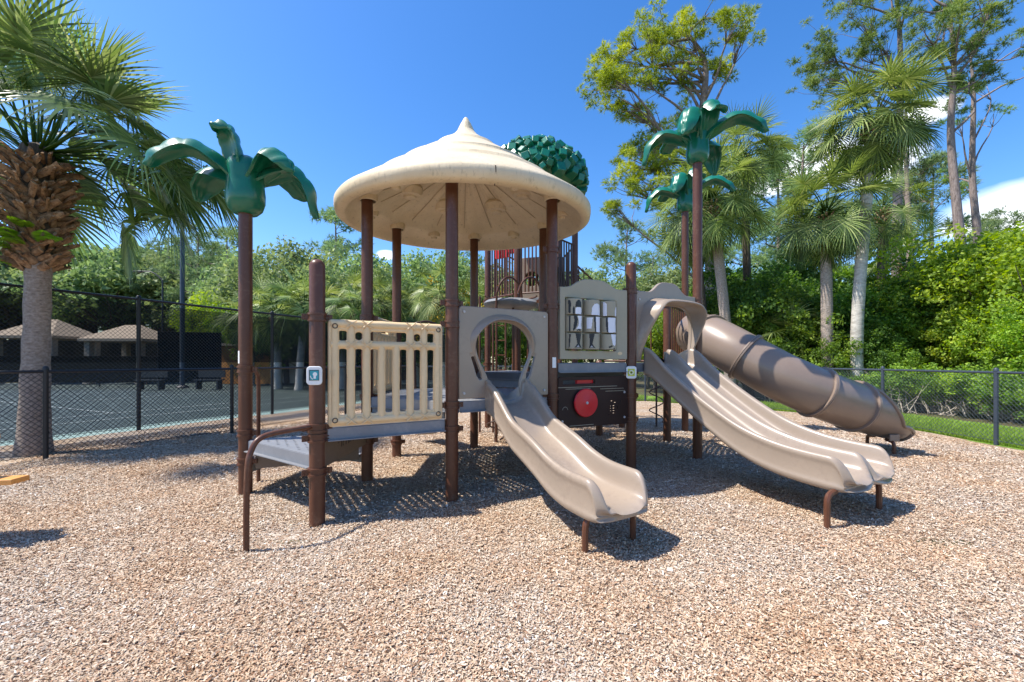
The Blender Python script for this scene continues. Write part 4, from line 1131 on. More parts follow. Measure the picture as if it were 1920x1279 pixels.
M['bark_dark'] = bark_mat('dark_bark', (0.05, 0.04, 0.03), (0.15, 0.12, 0.09))
M['boot'] = bark_mat('palm_boot', (0.13, 0.07, 0.04), (0.42, 0.27, 0.16), (2, 2, 2), 8, .6)
M['twig'] = bark_mat('dry_twig', (0.22, 0.18, 0.14), (0.45, 0.39, 0.32), (4, 4, 4), 8, .3)

def np_mesh(name, V, F, tint, mat, per):
    """V (n,per,3) verts of n separate leaves, F faces of one leaf"""
    n = V.shape[0]; me = bpy.data.meshes.new(name)
    me.vertices.add(n * per); me.vertices.foreach_set('co', V.reshape(-1).astype(np.float32))
    base = (np.arange(n) * per)[:, None]
    k = len(F[0]); idx = np.concatenate([base + np.array(f) for f in F], 1).reshape(-1).astype(np.int32)
    me.loops.add(len(idx)); me.loops.foreach_set('vertex_index', idx)
    me.polygons.add(len(idx) // k); me.polygons.foreach_set('loop_start', np.arange(0, len(idx), k, dtype=np.int32))
    me.update(calc_edges=True)
    a = me.attributes.new('tint', 'FLOAT', 'POINT'); a.data.foreach_set('value', np.repeat(np.clip(tint, 0, 1), per).astype(np.float32))
    me.materials.append(mat); return me
def unit(v): return v / np.maximum(np.linalg.norm(v, axis=-1, keepdims=True), 1e-9)
def leaf_cloud(name, rng, cen, rad, per, size, mat, updir=.5, asp=.55, tbase=None, squash=.8):
    cen = np.asarray(cen, float); rad = np.asarray(rad, float); m = len(cen)
    cnt = np.maximum(3, (per * (rad / rad.mean()) ** 2).astype(int)); idx = np.repeat(np.arange(m), cnt); n = len(idx)
    d = unit(rng.normal(size=(n, 3))); r_ = rng.random(n) ** .42
    off = d * (r_ * rad[idx])[:, None]; off[:, 2] *= squash
    P = cen[idx] + off
    nrm = unit(rng.normal(size=(n, 3)) + np.array([0, 0, updir]) + d * .5)
    a = unit(np.cross(nrm, rng.normal(size=(n, 3)))); b = np.cross(nrm, a)
    s = size * (.6 + .8 * rng.random(n)); w = s * asp * (.7 + .6 * rng.random(n))
    V = np.stack([P - a * s[:, None] * .5, P + b * w[:, None] * .5 + nrm * s[:, None] * .06, P + a * s[:, None] * .5, P - b * w[:, None] * .5 + nrm * s[:, None] * .06], 1)
    tb = rng.normal(.45, .16, m) if tbase is None else tbase
    t = tb[idx] + rng.normal(0, .16, n)
    return np_mesh(name, V, [(0, 1, 2, 3)], t, mat, 4)
def needle_cloud(name, rng, cen, rad, tufts, needles, length, width, mat, tb=None, up=.5):
    cen = np.asarray(cen, float); rad = np.asarray(rad, float); m = len(cen)
    cnt = np.maximum(3, (tufts * (rad / rad.mean()) ** 2).astype(int)); idx = np.repeat(np.arange(m), cnt); n = len(idx)
    d = unit(rng.normal(size=(n, 3))); off = d * (rng.random(n) ** .5 * rad[idx])[:, None]; off[:, 2] *= .62
    P = cen[idx] + off; ax = unit(off + np.array([0, 0, .15 + up * .3]) * rad[idx][:, None] + rng.normal(0, .1, (n, 3)))
    tb = rng.normal(.48, .15, m) if tb is None else tb
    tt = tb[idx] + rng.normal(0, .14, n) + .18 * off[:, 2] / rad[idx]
    P = np.repeat(P, needles, 0); ax = np.repeat(ax, needles, 0); tt = np.repeat(tt, needles)
    N = len(P); dr = unit(ax + rng.normal(0, .55, (N, 3))); L = length * (.6 + .6 * rng.random(N))
    sd = unit(np.cross(dr, rng.normal(size=(N, 3)))) * width
    V = np.stack([P - sd, P + sd, P + dr * L[:, None] + np.array([0, 0, -.04]) * L[:, None]], 1)
    return np_mesh(name, V, [(0, 1, 2)], tt + rng.normal(0, .06, N), mat, 3)

def limb(mb, p, q, r0, r1, rng, wob=.12, n=7, segs=6):
    p, q = np.array(p, float), np.array(q, float); L = np.linalg.norm(q - p)
    mid1 = p + (q - p) * .35 + rng.normal(0, wob * L * .4, 3); mid2 = p + (q - p) * .7 + rng.normal(0, wob * L * .4, 3)
    pts = catmull([p, mid1, mid2, q], segs + 1); mb.tube([tuple(x) for x in pts], [r0 + (r1 - r0) * i / segs for i in range(segs + 1)], n); return pts

PROTO = {}
def link_thing(name, parts, loc, rz=0, s=1.0, label=None, cat=None, group=None, lean=None, sz=None):
    """parts: [(part name, mesh)]; a new thing whose parts share the given meshes"""
    r = empty(name, loc, rz); r.scale = (s, s, sz or s)
    if lean: r.rotation_euler = (lean[0], lean[1], rz)
    tag(r, label, cat, group)
    for pn, me in parts:
        o = bpy.data.objects.new(pn, me); COL.objects.link(o); o.parent = r
    return r
def mesh_of(mb, name, mat):
    me = bpy.data.meshes.new(name); me.from_pydata(mb.v, [], mb.f); me.materials.append(mat)
    me.polygons.foreach_set('use_smooth', [True] * len(me.polygons)); return me

def broadleaf(seed, H, W, n_cl, per, leaf, mat, low=.25, clump=.17, trunk=.035, bark='bark_dark'):
    """tree or tall shrub of height H, width W, from the ground"""
    rng = np.random.default_rng(seed); cen = []; rad = []
    lobes = [(rng.normal(0, W * .16), rng.normal(0, W * .16), H * (.45 + .35 * rng.random()), W * (.22 + .14 * rng.random())) for _ in range(7)]
    lobes.append((0, 0, H * .78, W * .24))
    while len(cen) < n_cl:
        lx, ly, lz, lr = lobes[rng.integers(len(lobes))]
        d = unit(rng.normal(size=3)); k = rng.random() ** .3
        p = np.array([lx, ly, lz]) + d * lr * k * np.array([1, 1, .95])
        if p[2] < H * low or p[2] > H * 1.0: 
            if p[2] < H * low and rng.random() > .25: continue
            if p[2] > H: continue
        cen.append(p); rad.append(W * clump * (.55 + .7 * rng.random()))
    cen = np.array(cen); rad = np.array(rad)
    crown = leaf_cloud('crown', rng, cen, rad, per, leaf, mat)
    mb = MB(); limb(mb, (0, 0, -.1), (rng.normal(0, W * .04), rng.normal(0, W * .04), H * .55), H * trunk, H * trunk * .5, rng, .06, 8)
    for i in rng.choice(len(cen), min(len(cen), 16), replace=False):
        limb(mb, (0, 0, H * (.12 + .3 * rng.random())), cen[i], H * trunk * .4, H * trunk * .08, rng, .15, 5, 5)
    return [('crown', crown), ('trunk', mesh_of(mb, 'trunk', M[bark]))]

def pine(seed, H, crown0=.5, W=5.0, limbs=14, puffs=4, mat='pine_needle', tufts=46, needles=9, nl=.30, nw=.014, lean=0.0, top=None, pr=.55):
    rng = np.random.default_rng(seed); mb = MB()
    tx, ty = rng.normal(0, .25, 2); R0 = H * .0115 + .03
    tp_ = catmull([(0, 0, -.2), (tx * .5, ty * .5, H * .35), (tx + lean * .4, ty, H * .7), (tx * .5 + lean, ty * .5, H * .97)], 16)
    mb.tube([tuple(x) for x in tp_], [R0 * (1 - .78 * (i / 15) ** 1.1) for i in range(16)], 9)
    cen = []; rad = []
    zs = np.array([p[2] for p in tp_])
    for k in range(limbs):
        t = crown0 + (1 - crown0) * ((k + rng.random() * .8) / limbs); z = H * t * .97
        bx_, by_ = np.interp(z, zs, [p[0] for p in tp_]), np.interp(z, zs, [p[1] for p in tp_])
        az = k * 2.4 + rng.normal(0, .4); f = (t - crown0) / (1 - crown0)
        L = W * .5 * (1.0 - .62 * f ** 1.6) * (.65 + .5 * rng.random()) * (.75 + .25 * min(1, f * 5))
        e = np.array([bx_ + math.cos(az) * L, by_ + math.sin(az) * L, z + L * (.05 + .5 * f + rng.normal(0, .12))])
        pts = limb(mb, (bx_, by_, z - L * .05), e, R0 * .30 * (1.1 - f * .6), R0 * .07, rng, .16, 5, 6)
        for j in range(puffs):
            q = np.array(pts[rng.integers(3, 7)]) + rng.normal(0, L * .16, 3) * np.array([1, 1, .5]); 
            if j == 0: q = np.array(e)
            limb(mb, pts[rng.integers(2, 5)], q, R0 * .10, R0 * .03, rng, .15, 4, 4)
            cen.append(q + np.array([0, 0, .1])); rad.append(pr * (.6 + .65 * rng.random()) * (1.0 if j else 1.15))
    for _ in range(3): cen.append(np.array(tp_[-1]) + rng.normal(0, .3, 3)); rad.append(pr)
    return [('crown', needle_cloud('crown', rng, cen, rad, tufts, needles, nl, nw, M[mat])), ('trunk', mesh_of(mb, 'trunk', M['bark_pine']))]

def fan_leaves(rng, leaves, nseg=34, rows=4):
    """leaves: list of (base point, azimuth, elevation, petiole, blade, droop, tint). returns leaf verts, petiole MB"""
    V = []; T = []; pb = MB()
    for (b0, az, el, pl_, bl_, dr, tnt) in leaves:
        b0 = np.array(b0, float); out = np.array([math.cos(az), math.sin(az), 0.0]); lat = np.array([-math.sin(az), math.cos(az), 0.0])
        d0 = out * math.cos(el) + np.array([0, 0, 1]) * math.sin(el)
        el2 = el - dr * .6; d1 = out * math.cos(el2) + np.array([0, 0, 1]) * math.sin(el2)
        p1 = b0 + d0 * pl_ * .55; p2 = p1 + d1 * pl_ * .45
        pts = catmull([b0, b0 + d0 * pl_ * .3, p1, p2], 7); pb.tube([tuple(x) for x in pts], [.022, .018, .016, .014, .012, .010, .008], 5)
        el3 = el2 - dr * .5; ax = out * math.cos(el3) + np.array([0, 0, 1]) * math.sin(el3)
        nrm = np.cross(ax, lat); nrm = nrm / np.linalg.norm(nrm)
        if nrm[2] < 0: nrm = -nrm
        roll = rng.normal(0, .35); lt = lat * math.cos(roll) + nrm * math.sin(roll); nr = nrm * math.cos(roll) - lat * math.sin(roll)
        for k in range(nseg):
            u = -1 + 2 * (k + .5) / nseg; ph = u * R(148) + rng.normal(0, .015)
            L = bl_ * (1 - .30 * abs(u) ** 1.5) * (.9 + .16 * rng.random())
            # costa: the middle segments start farther along the curved midrib
            cst = .22 * bl_ * (1 - abs(u)) ** 1.0
            dd = ax * math.cos(ph) + lt * math.sin(ph)
            start = p2 + ax * cst + np.array([0, 0, -.35]) * cst * dr
            prev = start; dcur = dd + nr * (.18 * (abs(u))) ; w0 = .0135 * bl_ / .8
            row = []
            wd = np.cross(dd, nr); wd = wd / max(np.linalg.norm(wd), 1e-6)
            tip_d = dr * (.5 + .7 * rng.random())
            for r_ in range(rows + 1):
                f = r_ / rows
                w = w0 * (1.0 + 1.7 * min(f * 2.2, 1) - 2.6 * max(0, f - .36) / .64)
                row.append((prev - wd * w * .5, prev + wd * w * .5 + nr * w * .35))
                step = L / rows
                g = tip_d * (f ** 1.2) * 1.5 + .05
                dcur = dd + nr * (.18 * abs(u)) + np.array([0, 0, -1]) * g
                dcur = dcur / np.linalg.norm(dcur)
                prev = prev + dcur * step
            V.append(np.array([c for pr_ in row for c in pr_])); T.append(tnt + rng.normal(0, .20) - .22 * (k % 2))
    per = 2 * (rows + 1)
    F = [(2 * i, 2 * i + 1, 2 * i + 3, 2 * i + 2) for i in range(rows)]
    return np.array(V), F, np.array(T), per, pb

def sabal(seed, H, nl=34, petiole=.95, blade=.85, mat='palm_leaf', bark='bark_pale', r=.15, lean=(0, 0), nseg=30, low=-1.0, boots=True, skirt=.25, curve=0.0, hi=1.4):
    rng = np.random.default_rng(seed); leaves = []; tx, ty = lean
    for k in range(nl):
        f = (k + .5) / nl; el = hi - (hi - low) * f ** .85 + rng.normal(0, .16); az = k * 2.39996 + rng.normal(0, .15)
        dr = .30 + .85 * f + rng.normal(0, .1)
        leaves.append(((tx + math.cos(az) * r * .5, ty + math.sin(az) * r * .5, H + .05 + .25 * (1 - f)), az, el, petiole * (.8 + .35 * rng.random()), blade * (.85 + .25 * rng.random()), dr, .55 - .3 * f * .5 + rng.normal(0, .12)))
    V, F, T, per, pb = fan_leaves(rng, leaves, nseg)
    crown = np_mesh('crown', V, F, T, M[mat], per)
    pet = mesh_of(pb, 'leaf_stems', M['leaf_mid'])
    mb = MB(); pts = catmull([(0, 0, -.1), (tx * .22 - curve, ty * .2, H * .3), (tx * .6 - curve * .7, ty * .6, H * .66), (tx, ty, H)], 24)
    rs = [r * (1.12 - .15 * i / 23 + .02 * math.sin(i * 2.1) + (.35 * max(0, 1 - i / 2.5))) for i in range(24)]
    mb.tube([tuple(p) for p in pts], rs, 14)
    parts = [('crown', crown), ('leaf_stems', pet), ('trunk', mesh_of(mb, 'trunk', M[bark]))]
    if boots:
        bb = MB(); nb = 46
        for i in range(nb):
            f = i / nb; z = H - .55 + .6 * f; az = i * 2.39996; rr = r * (1.0 + .35 * math.sin(math.pi * f))
            o = Vector((tx + rr * math.cos(az), ty + rr * math.sin(az), z)); d = Vector((math.cos(az) * .55, math.sin(az) * .55, .8)).normalized()
            sdv = Vector((-math.sin(az), math.cos(az), 0)); L = .16 + .08 * rng.random()
            bb.loft([[o - sdv * .05 - d * .02, o + sdv * .05 - d * .02, o + sdv * .04 + d.cross(sdv) * .02, o - sdv * .04 + d.cross(sdv) * .02], [o + d * L - sdv * .025, o + d * L + sdv * .025, o + d * L + sdv * .02 + d.cross(sdv) * .012, o + d * L - sdv * .02 + d.cross(sdv) * .012]])
        parts.append(('leaf_bases', mesh_of(bb, 'leaf_bases', M['boot'])))
    return parts
# ================================================================ big palm on the left
def near_palm():
    rng = np.random.default_rng(21)
    base = Vector((-7.02, 6.15, 0)); r = empty('sabal_palm', base)
    tag(r, 'big cabbage palm with brown crossed leaf bases and ferns, behind the low fence at left', 'palm tree')
    n = 26; mb = MB()
    pts = catmull([(-.05, 0, -.1), (-.03, 0, .9), (0, 0, 1.9), (.02, 0, 2.9), (.02, 0, 3.2)], n)
    rs = [.178 - .035 * min(1, i / 12) + .006 * math.sin(i * 1.9) + .03 * max(0, 1 - i / 4) for i in range(n)]
    mb.tube([tuple(p) for p in pts], rs, 28)
    me = mesh_of(mb, 'trunk', M['bark_near']); o = bpy.data.objects.new('trunk', me); COL.objects.link(o); o.parent = r
    # bulb of crossed leaf bases
    core = MB(); core.lathe([(0, 2.62), (.14, 2.66), (.17, 2.85), (.20, 3.15), (.23, 3.5), (.23, 3.9), (.21, 4.25), (.17, 4.5), (0, 4.6)], 20)
    prof_r = lambda z: float(np.interp(z, [2.62, 2.75, 3.0, 3.3, 3.6, 3.95, 4.3, 4.6], [.16, .18, .215, .25, .275, .27, .24, .2]))
    bb = MB(); k = 0
    z = 2.70
    cnt = 0
    while z < 4.30:
        ring = int(2 * math.pi * prof_r(z) / .10)
        for i in range(ring):
            az = (i + .5 * (cnt % 2)) * 2 * math.pi / ring + rng.normal(0, .08); rr = prof_r(z) - .03
            o_ = Vector((rr * math.cos(az), rr * math.sin(az), z + rng.normal(0, .015)))
            side = Vector((-math.sin(az), math.cos(az), 0)); sgn = 1 if (i + cnt) % 2 else -1
            d = (Vector((math.cos(az), math.sin(az), 0)) * (.35 + .5 * rng.random()) + side * sgn * (.25 + .6 * rng.random()) + Vector((0, 0, .35 + .5 * rng.random()))).normalized()
            sd = d.cross(Vector((math.cos(az), math.sin(az), 0))).normalized(); nn = sd.cross(d)
            L = .13 + .22 * rng.random() ** 1.5; w = .030 + .028 * rng.random(); secs = []
            for (f, ww, cv) in ((-.15, .8, .0), (.3, 1.0, .01), (.7, .85, .025), (1.0, .60 + .4 * (rng.random() < .3), .05)):
                c = o_ + d * L * f + nn * cv
                secs.append([c - sd * w * ww, c - sd * w * ww * .4 + nn * .018, c + sd * w * ww * .4 + nn * .018, c + sd * w * ww, c + sd * w * ww * .5 - nn * .012, c - sd * w * ww * .5 - nn * .012])
            bb.loft(secs)
        z += .07 + .02 * rng.random(); cnt += 1
    for q, nm, mt in ((core, 'crown_core', 'bark_dark'), (bb, 'leaf_bases', 'boot')):
        me = bpy.data.meshes.new(nm); me.from_pydata(q.v, [], q.f); me.materials.append(M[mt]); o = bpy.data.objects.new(nm, me); COL.objects.link(o); o.parent = r
    leaves = []; nl = 46
    for k in range(nl):
        f = (k + .5) / nl; el = 1.48 - 1.45 * f ** .9 + rng.normal(0, .08); az = k * 2.39996 + 1.1 + rng.normal(0, .1)
        if (f > .45 and math.cos(az + 1.2) > .35) or (f > .22 and math.cos(az + 1.35) > .5): continue
        dr = .12 + .65 * f
        leaves.append(((.12 * math.cos(az), .12 * math.sin(az), 4.58 - .25 * f), az, el, 1.12 * (.8 + .3 * rng.random()), 1.0 * (.9 + .2 * rng.random()), dr, .5 - .1 * f + rng.normal(0, .12)))
    # the low leaves that hang out over the court on the right
    for az, el, pl_, bl_, dr in ((R(2), .12, 1.5, 1.0, .95), (R(12), -.45, 1.45, .95, .9), (R(40), -.6, 1.2, .85, .8), (R(-30), .45, 1.35, 1.0, .8), (R(30), .2, 1.4, 1.0, .9), (R(-8), .5, 1.5, 1.05, .8), (R(-75), .55, 1.2, .9, .8), (R(18), .0, 1.45, 1.0, .95), (R(-3), .05, 2.0, 1.0, .85), (R(6), -.25, 1.85, .95, .8), (R(-16), .2, 1.9, 1.0, .9), (R(22), .3, 1.9, 1.0, 1.0)):
        leaves.append(((.15 * math.cos(az), .15 * math.sin(az), 4.45), az, el, pl_, bl_, dr, .42))
    V, F, T, per, pb = fan_leaves(rng, leaves, 46, 5)
    # individual leaves as parts
    npl = 46
    for i in range(len(leaves)):
        me = np_mesh('leaf', V[i * npl:(i + 1) * npl], F, T[i * npl:(i + 1) * npl], M['palm_near'], per)
        o = bpy.data.objects.new('leaf', me); COL.objects.link(o); o.parent = r
    me = mesh_of(pb, 'leaf_stems', M['leaf_mid']); o = bpy.data.objects.new('leaf_stems', me); COL.objects.link(o); o.parent = r
    # ferns growing from the leaf bases
    for (az, z0, sc_) in ((R(-150), 3.02, 1.1), (R(-120), 2.98, 1.0), (R(-100), 3.1, .9), (R(-75), 3.02, .7), (R(-30), 3.08, .8), (R(-62), 3.25, .6), (R(-135), 2.75, .9)):
        V = []; T = []
        for q in range(3):
            a2 = az + rng.normal(0, .35); d = np.array([math.cos(a2), math.sin(a2), .35 + .3 * rng.random()]); p0 = np.array([(prof_r(z0) + .06) * math.cos(az), (prof_r(z0) + .06) * math.sin(az), z0])
            for i in range(14):
                f = i / 14; c = p0 + d * .50 * sc_ * f + np.array([0, 0, -.22 * sc_ * f * f])
                for s in (-1, 1):
                    lt = np.array([-math.sin(a2), math.cos(a2), .0]) * s; L = .15 * sc_ * math.sin(math.pi * min(1, f * .8 + .22))
                    V.append([c, c + lt * L * .5 + d * .022, c + lt * L + d * .01 + np.array([0, 0, -.02]), c + lt * L * .5 - d * .008]); T.append(.5 + rng.normal(0, .2))
        me = np_mesh('fern', np.array(V), [(0, 1, 2, 3)], np.array(T), M['fern'], 4); o = bpy.data.objects.new('fern', me); COL.objects.link(o); o.parent = r
near_palm()

# ================================================================ fences
def chain(mb, p, q, z0, z1, pitch=.071, r=.0023):
    p, q = Vector(p), Vector(q); L = (q - p).length; Fm = frame(p, q, 0); H = z1 - z0
    for s in (1, -1):
        k = -H
        while k < L:
            # line u = k + (z-z0) for s=1, mirrored for s=-1
            a, b = max(0, -k), min(H, L - k)
            if b > a:
                u0, u1 = k + a, k + b
                pts = [(u0, z0 + a, 0), (u1, z0 + b, 0)] if s == 1 else [(u0, z1 - a, 0), (u1, z1 - b, 0)]
                d = Vector((pts[1][0] - pts[0][0], pts[1][1] - pts[0][1], 0)).normalized(); nrm = Vector((-d.y, d.x, 0)) * r
                ring = []
                for pt in pts:
                    c = Vector(pt) + Vector((0, 0, .002 * s)); ring += [c + nrm, c - nrm * .5 + Vector((0, 0, r * .87)), c - nrm * .5 - Vector((0, 0, r * .87))]
                mb.add(ring, [(0, 1, 4, 3), (1, 2, 5, 4), (2, 0, 3, 5)], Fm)
            k += pitch
def fence(name, pts, h, label, mat, pr=.030, rail=.021, bottom=True, posts=None, pitch=.071, wire=.0036, mid=None):
    root = empty(name, (pts[0][0], pts[0][1], 0)); tag(root, label, 'fence')
    ps = []
    for a, b in zip(pts[:-1], pts[1:]):
        L = math.dist(a, b); n = max(1, round(L / (posts or 3.0)))
        for k in range(n): ps.append((a[0] + (b[0] - a[0]) * k / n, a[1] + (b[1] - a[1]) * k / n))
    ps.append(pts[-1])
    for p in ps:
        b = MB(); b.lathe([(0, -.05), (pr, -.05), (pr, h - .01), (pr * 1.15, h - .01), (pr * 1.15, h + .02), (pr * .7, h + .045), (0, h + .05)], 12, Matrix.Translation((p[0], p[1], 0)))
        for zz in (h * .3, h * .65): b.lathe([(pr, zz - .01), (pr + .004, zz - .01), (pr + .004, zz + .01), (pr, zz + .01)], 12, Matrix.Translation((p[0], p[1], 0)))
        b.build('fence_post', mat, root)
    for a, b_ in zip(ps[:-1], ps[1:]):
        for zz, nm, rr in ((h - .03, 'top_rail', rail), (.05, 'tension_wire', .004)) + (((mid, 'middle_rail', rail),) if mid else ()):
            b = MB(); b.tube([(a[0], a[1], zz), (b_[0], b_[1], zz)], rr, 8, cap=False); b.build(nm, mat, root)
        b = MB(); chain(b, a, b_, .03, h + .0, pitch, wire)
        b.build('chain_link_mesh', mat, root, smooth=False)
    return root, ps
fence('chain_link_fence', LOW_L[:], 1.24, 'low black chain-link fence in front of the big palm and the tennis court', M['fence'], posts=3.0)
fence('chain_link_fence', RIGHT, 1.20, 'low chain-link fence along the grass behind the slides at right', M['fence_blue'], posts=2.9, wire=.0026)
tall, tps = fence('chain_link_fence', TALL, 2.62, 'tall black chain-link fence with dark windscreen round the tennis court', M['fence'], pr=.036, rail=.024, posts=2.83, pitch=.071, wire=.0034)
def screen_mat(name, keep):
    m, nt, b = newmat(name); setc(b, (0.018, 0.018, 0.015), 0.9, 0.1)
    tr = nt.nodes.new('ShaderNodeBsdfTransparent'); mx = nt.nodes.new('ShaderNodeMixShader'); mx.inputs[0].default_value = keep
    nt.links.new(tr.outputs[0], mx.inputs[1]); nt.links.new(b.outputs[0], mx.inputs[2]); nt.links.new(mx.outputs[0], nt.nodes['Material Output'].inputs['Surface']); return m
M['screen'] = screen_mat('open_mesh_windscreen', .70)
M['screen_far'] = screen_mat('dense_mesh_windscreen', .93)
for a, b_ in zip(tps[:-1], tps[1:]):
    b = MB(); n_ = 10; d = Vector((b_[0] - a[0], b_[1] - a[1], 0)); nn = Vector((-.9, .42, 0)) * .05
    for k in range(n_):
        u0, u1 = k / n_, (k + 1) / n_
        q0 = Vector((a[0], a[1], 0)) + d * u0 + nn; q1 = Vector((a[0], a[1], 0)) + d * u1 + nn
        z0, z1 = 1.33, 2.50
        b.add([q0 + Vector((0, 0, z0)), q1 + Vector((0, 0, z0)), q1 + Vector((0, 0, z1 + .012 * math.sin(k * 2.5 + 2.5))), q0 + Vector((0, 0, z1 + .012 * math.sin(k * 2.5)))], [(0, 1, 2, 3)])
    b.build('windscreen', M['screen'], tall, smooth=False)

# ================================================================ beyond the court
def far_fence(label, p, q, h, mat):
    root = empty('screened_fence', (p[0], p[1], 0)); tag(root, label, 'fence')
    n = max(1, round(math.dist(p, q) / 3.2))
    for k in range(n + 1):
        x, y = p[0] + (q[0] - p[0]) * k / n, p[1] + (q[1] - p[1]) * k / n
        b = MB(); b.tube([(x, y, 0), (x, y, h + .05)], .04, 8); b.build('fence_post', M['fence'], root)
    b = MB(); b.tube([(*p, h), (*q, h)], .03, 6); b.build('top_rail', M['fence'], root)
    b = MB(); F_ = frame(p, q, 0); L = math.dist(p, q); b.box((L / 2, h / 2 + .12, .05), (L, h - .2, .006), M=F_); b.build('windscreen', mat, root, smooth=False)
def X_(x, D): return (x - 960) * D / FPX
far_fence('dark screened court fence in front of the beige pavilions', (X_(-260, 22), 22), (X_(296, 22.5), 22.5), 1.62, M['screen_far'])
far_fence('tall dark screen panel beside the light poles', (X_(297, 22.6), 22.6), (X_(414, 23.4), 23.4), 2.95, M['screen_far'])
M['pav_roof'] = plastic('tan_roof_shingle', (0.72, 0.56, 0.40), 0.9, 0.1, (0.3, 0.22, 0.16), 0.4, 0.4, bscale=15)
M['pav_wall'] = plastic('beige_column', (0.50, 0.42, 0.33), 0.8, 0.05, bumpamt=0)
M['orange_wall'] = plastic('orange_wall_paint', (0.55, 0.23, 0.05), 0.8, 0.08, bumpamt=0)
def pavilion(cx, cy, w, d, eave, peak, label):
    r = empty('pavilion', (cx, cy, 0)); tag(r, label, 'pavilion', 'beige roofed pavilions beyond the tennis court')
    b = MB(); e = .35; x, y = w / 2 + e, d / 2 + e; rx = w * .16
    b.add([(cx - x, cy - y, eave), (cx + x, cy - y, eave), (cx + x, cy + y, eave), (cx - x, cy + y, eave), (cx - rx, cy, peak), (cx + rx, cy, peak), (cx - x, cy - y, eave - .16), (cx + x, cy - y, eave - .16), (cx + x, cy + y, eave - .16), (cx - x, cy + y, eave - .16)],
          [(0, 1, 5, 4), (1, 2, 5), (2, 3, 4, 5), (3, 0, 4), (6, 7, 1, 0), (7, 8, 2, 1), (8, 9, 3, 2), (9, 6, 0, 3), (9, 8, 7, 6)])
    b.build('roof', M['pav_roof'], r, smooth=False)
    for sx in (-1, 1):
        for sy in (-1, 1):
            c = MB(); c.box((cx + sx * w / 2, cy + sy * d / 2, eave / 2 - .08), (.32, .32, eave - .16)); c.box((cx + sx * w / 2, cy + sy * d / 2, .35), (.42, .42, .7)); c.build('column', M['pav_wall'], r, bevel=.02)
    c = MB(); c.box((cx, cy + .3, .42), (1.8, .7, .06)); c.box((cx, cy + .3, .2), (.2, .3, .4)); c.build('bench_table', M['pav_wall'], r)
pavilion(X_(233, 25.6), 26.2, 3.1, 2.4, 2.72, 3.65, 'beige hip-roofed pavilion beside the light pole, right one of two')
pavilion(X_(72, 25.6), 26.2, 3.3, 2.6, 2.9, 4.0, 'beige hip-roofed pavilion half hidden by the big palm trunk, left one of two')
sh = empty('court_shed', (X_(470, 25), 26.5, 0)); tag(sh, 'low building with orange wall and pale flat roof edge beyond the court', 'shed')
b = MB(); b.box((X_(455, 25), 26.5, 1.15), (3.2, 2.4, 2.3)); b.build('wall', M['orange_wall'], sh, smooth=False)
b = MB(); b.box((X_(455, 25), 26.5, 2.38), (3.6, 2.8, .14)); b.build('roof', M['pav_roof'], sh, smooth=False)
b = MB(); b.box((X_(520, 25), 26.9, 1.1), (1.4, 2.0, 2.2)); b.build('side_room', M['pav_wall'], sh, smooth=False)
far_fence('dark screened fence behind the court on its right side', (X_(445, 27.9), 27.9), (X_(900, 24), 24), 2.4, M['screen_far'])
far_fence('added dark backing screen that darkens the gaps between the beige pavilion columns', (X_(-260, 30), 30), (X_(430, 30.5), 30.5), 2.9, M['screen_far'])  # added dark sheet so the gaps between the pavilion columns look dark
def light_pole(x, D, ztop, label, arm=None, r=.09):
    o = empty('light_pole', (X_(x, D), D, 0)); tag(o, label, 'light pole')
    b = MB(); b.tube([(X_(x, D), D, 0), (X_(x, D), D, ztop)], [r, r * .8], 10); b.build('pole', M['fence_blue'] if r > .06 else M['fence'], o)
    b = MB(); b.lathe([(0, 0), (r * 2.6, 0), (r * 2.6, .04), (r * 1.6, .12), (r, .14)], 14, Matrix.Translation((X_(x, D), D, 0))); b.build('base_plate', M['fence'], o)
    if arm:
        b = MB(); b.tube(catmull([(X_(x, D), D, ztop - .02), (X_(x, D) - arm * .45, D, ztop + .42), (X_(x, D) - arm, D, ztop + .5)], 10), r * .6, 6); b.build('arm', M['fence'], o)
        b = MB(); b.box((X_(x, D) - arm - .15, D, ztop + .47), (.5, .22, .08)); b.build('lamp_head', M['fence'], o, bevel=.02)
    else:
        b = MB(); b.box((X_(x, D), D - .15, ztop + .02), (1.4, .1, .08)); b.build('arm', M['fence'], o)
        b = MB(); b.box((X_(x, D) - .5, D - .2, ztop - .1), (.5, .35, .2)); b.build('lamp_head', M['fence'], o, bevel=.02)
        b = MB(); b.box((X_(x, D) + .5, D - .2, ztop - .1), (.5, .35, .2)); b.build('lamp_head', M['fence'], o, bevel=.02)
light_pole(342, 21.5, 10.5, 'tall dark court light pole rising behind the palm leaves', r=.115)
light_pole(305, 23.0, 5.85, 'thin dark pole with one bent lamp arm beside the tall pole', arm=1.2, r=.05)
def court_bench(x, D, label):
    o = empty('court_bench', (X_(x, D), D, 0)); tag(o, label, 'bench'); cx = X_(x, D)
    b = MB(); b.box((cx, D, .46), (1.3, .36, .05)); b.build('seat', M['fence'], o)
    b = MB(); b.box((cx, D + .2, .75), (1.3, .05, .34)); b.build('backrest', M['fence'], o)
    for s in (-1, 1):
        b = MB(); b.box((cx + s * .5, D, .22), (.07, .34, .43)); b.build('leg', M['fence'], o)
court_bench(283, 20.0, 'dark bench on the court left of the tall light pole')
court_bench(392, 20.2, 'dark bench on the court right of the tall light pole')

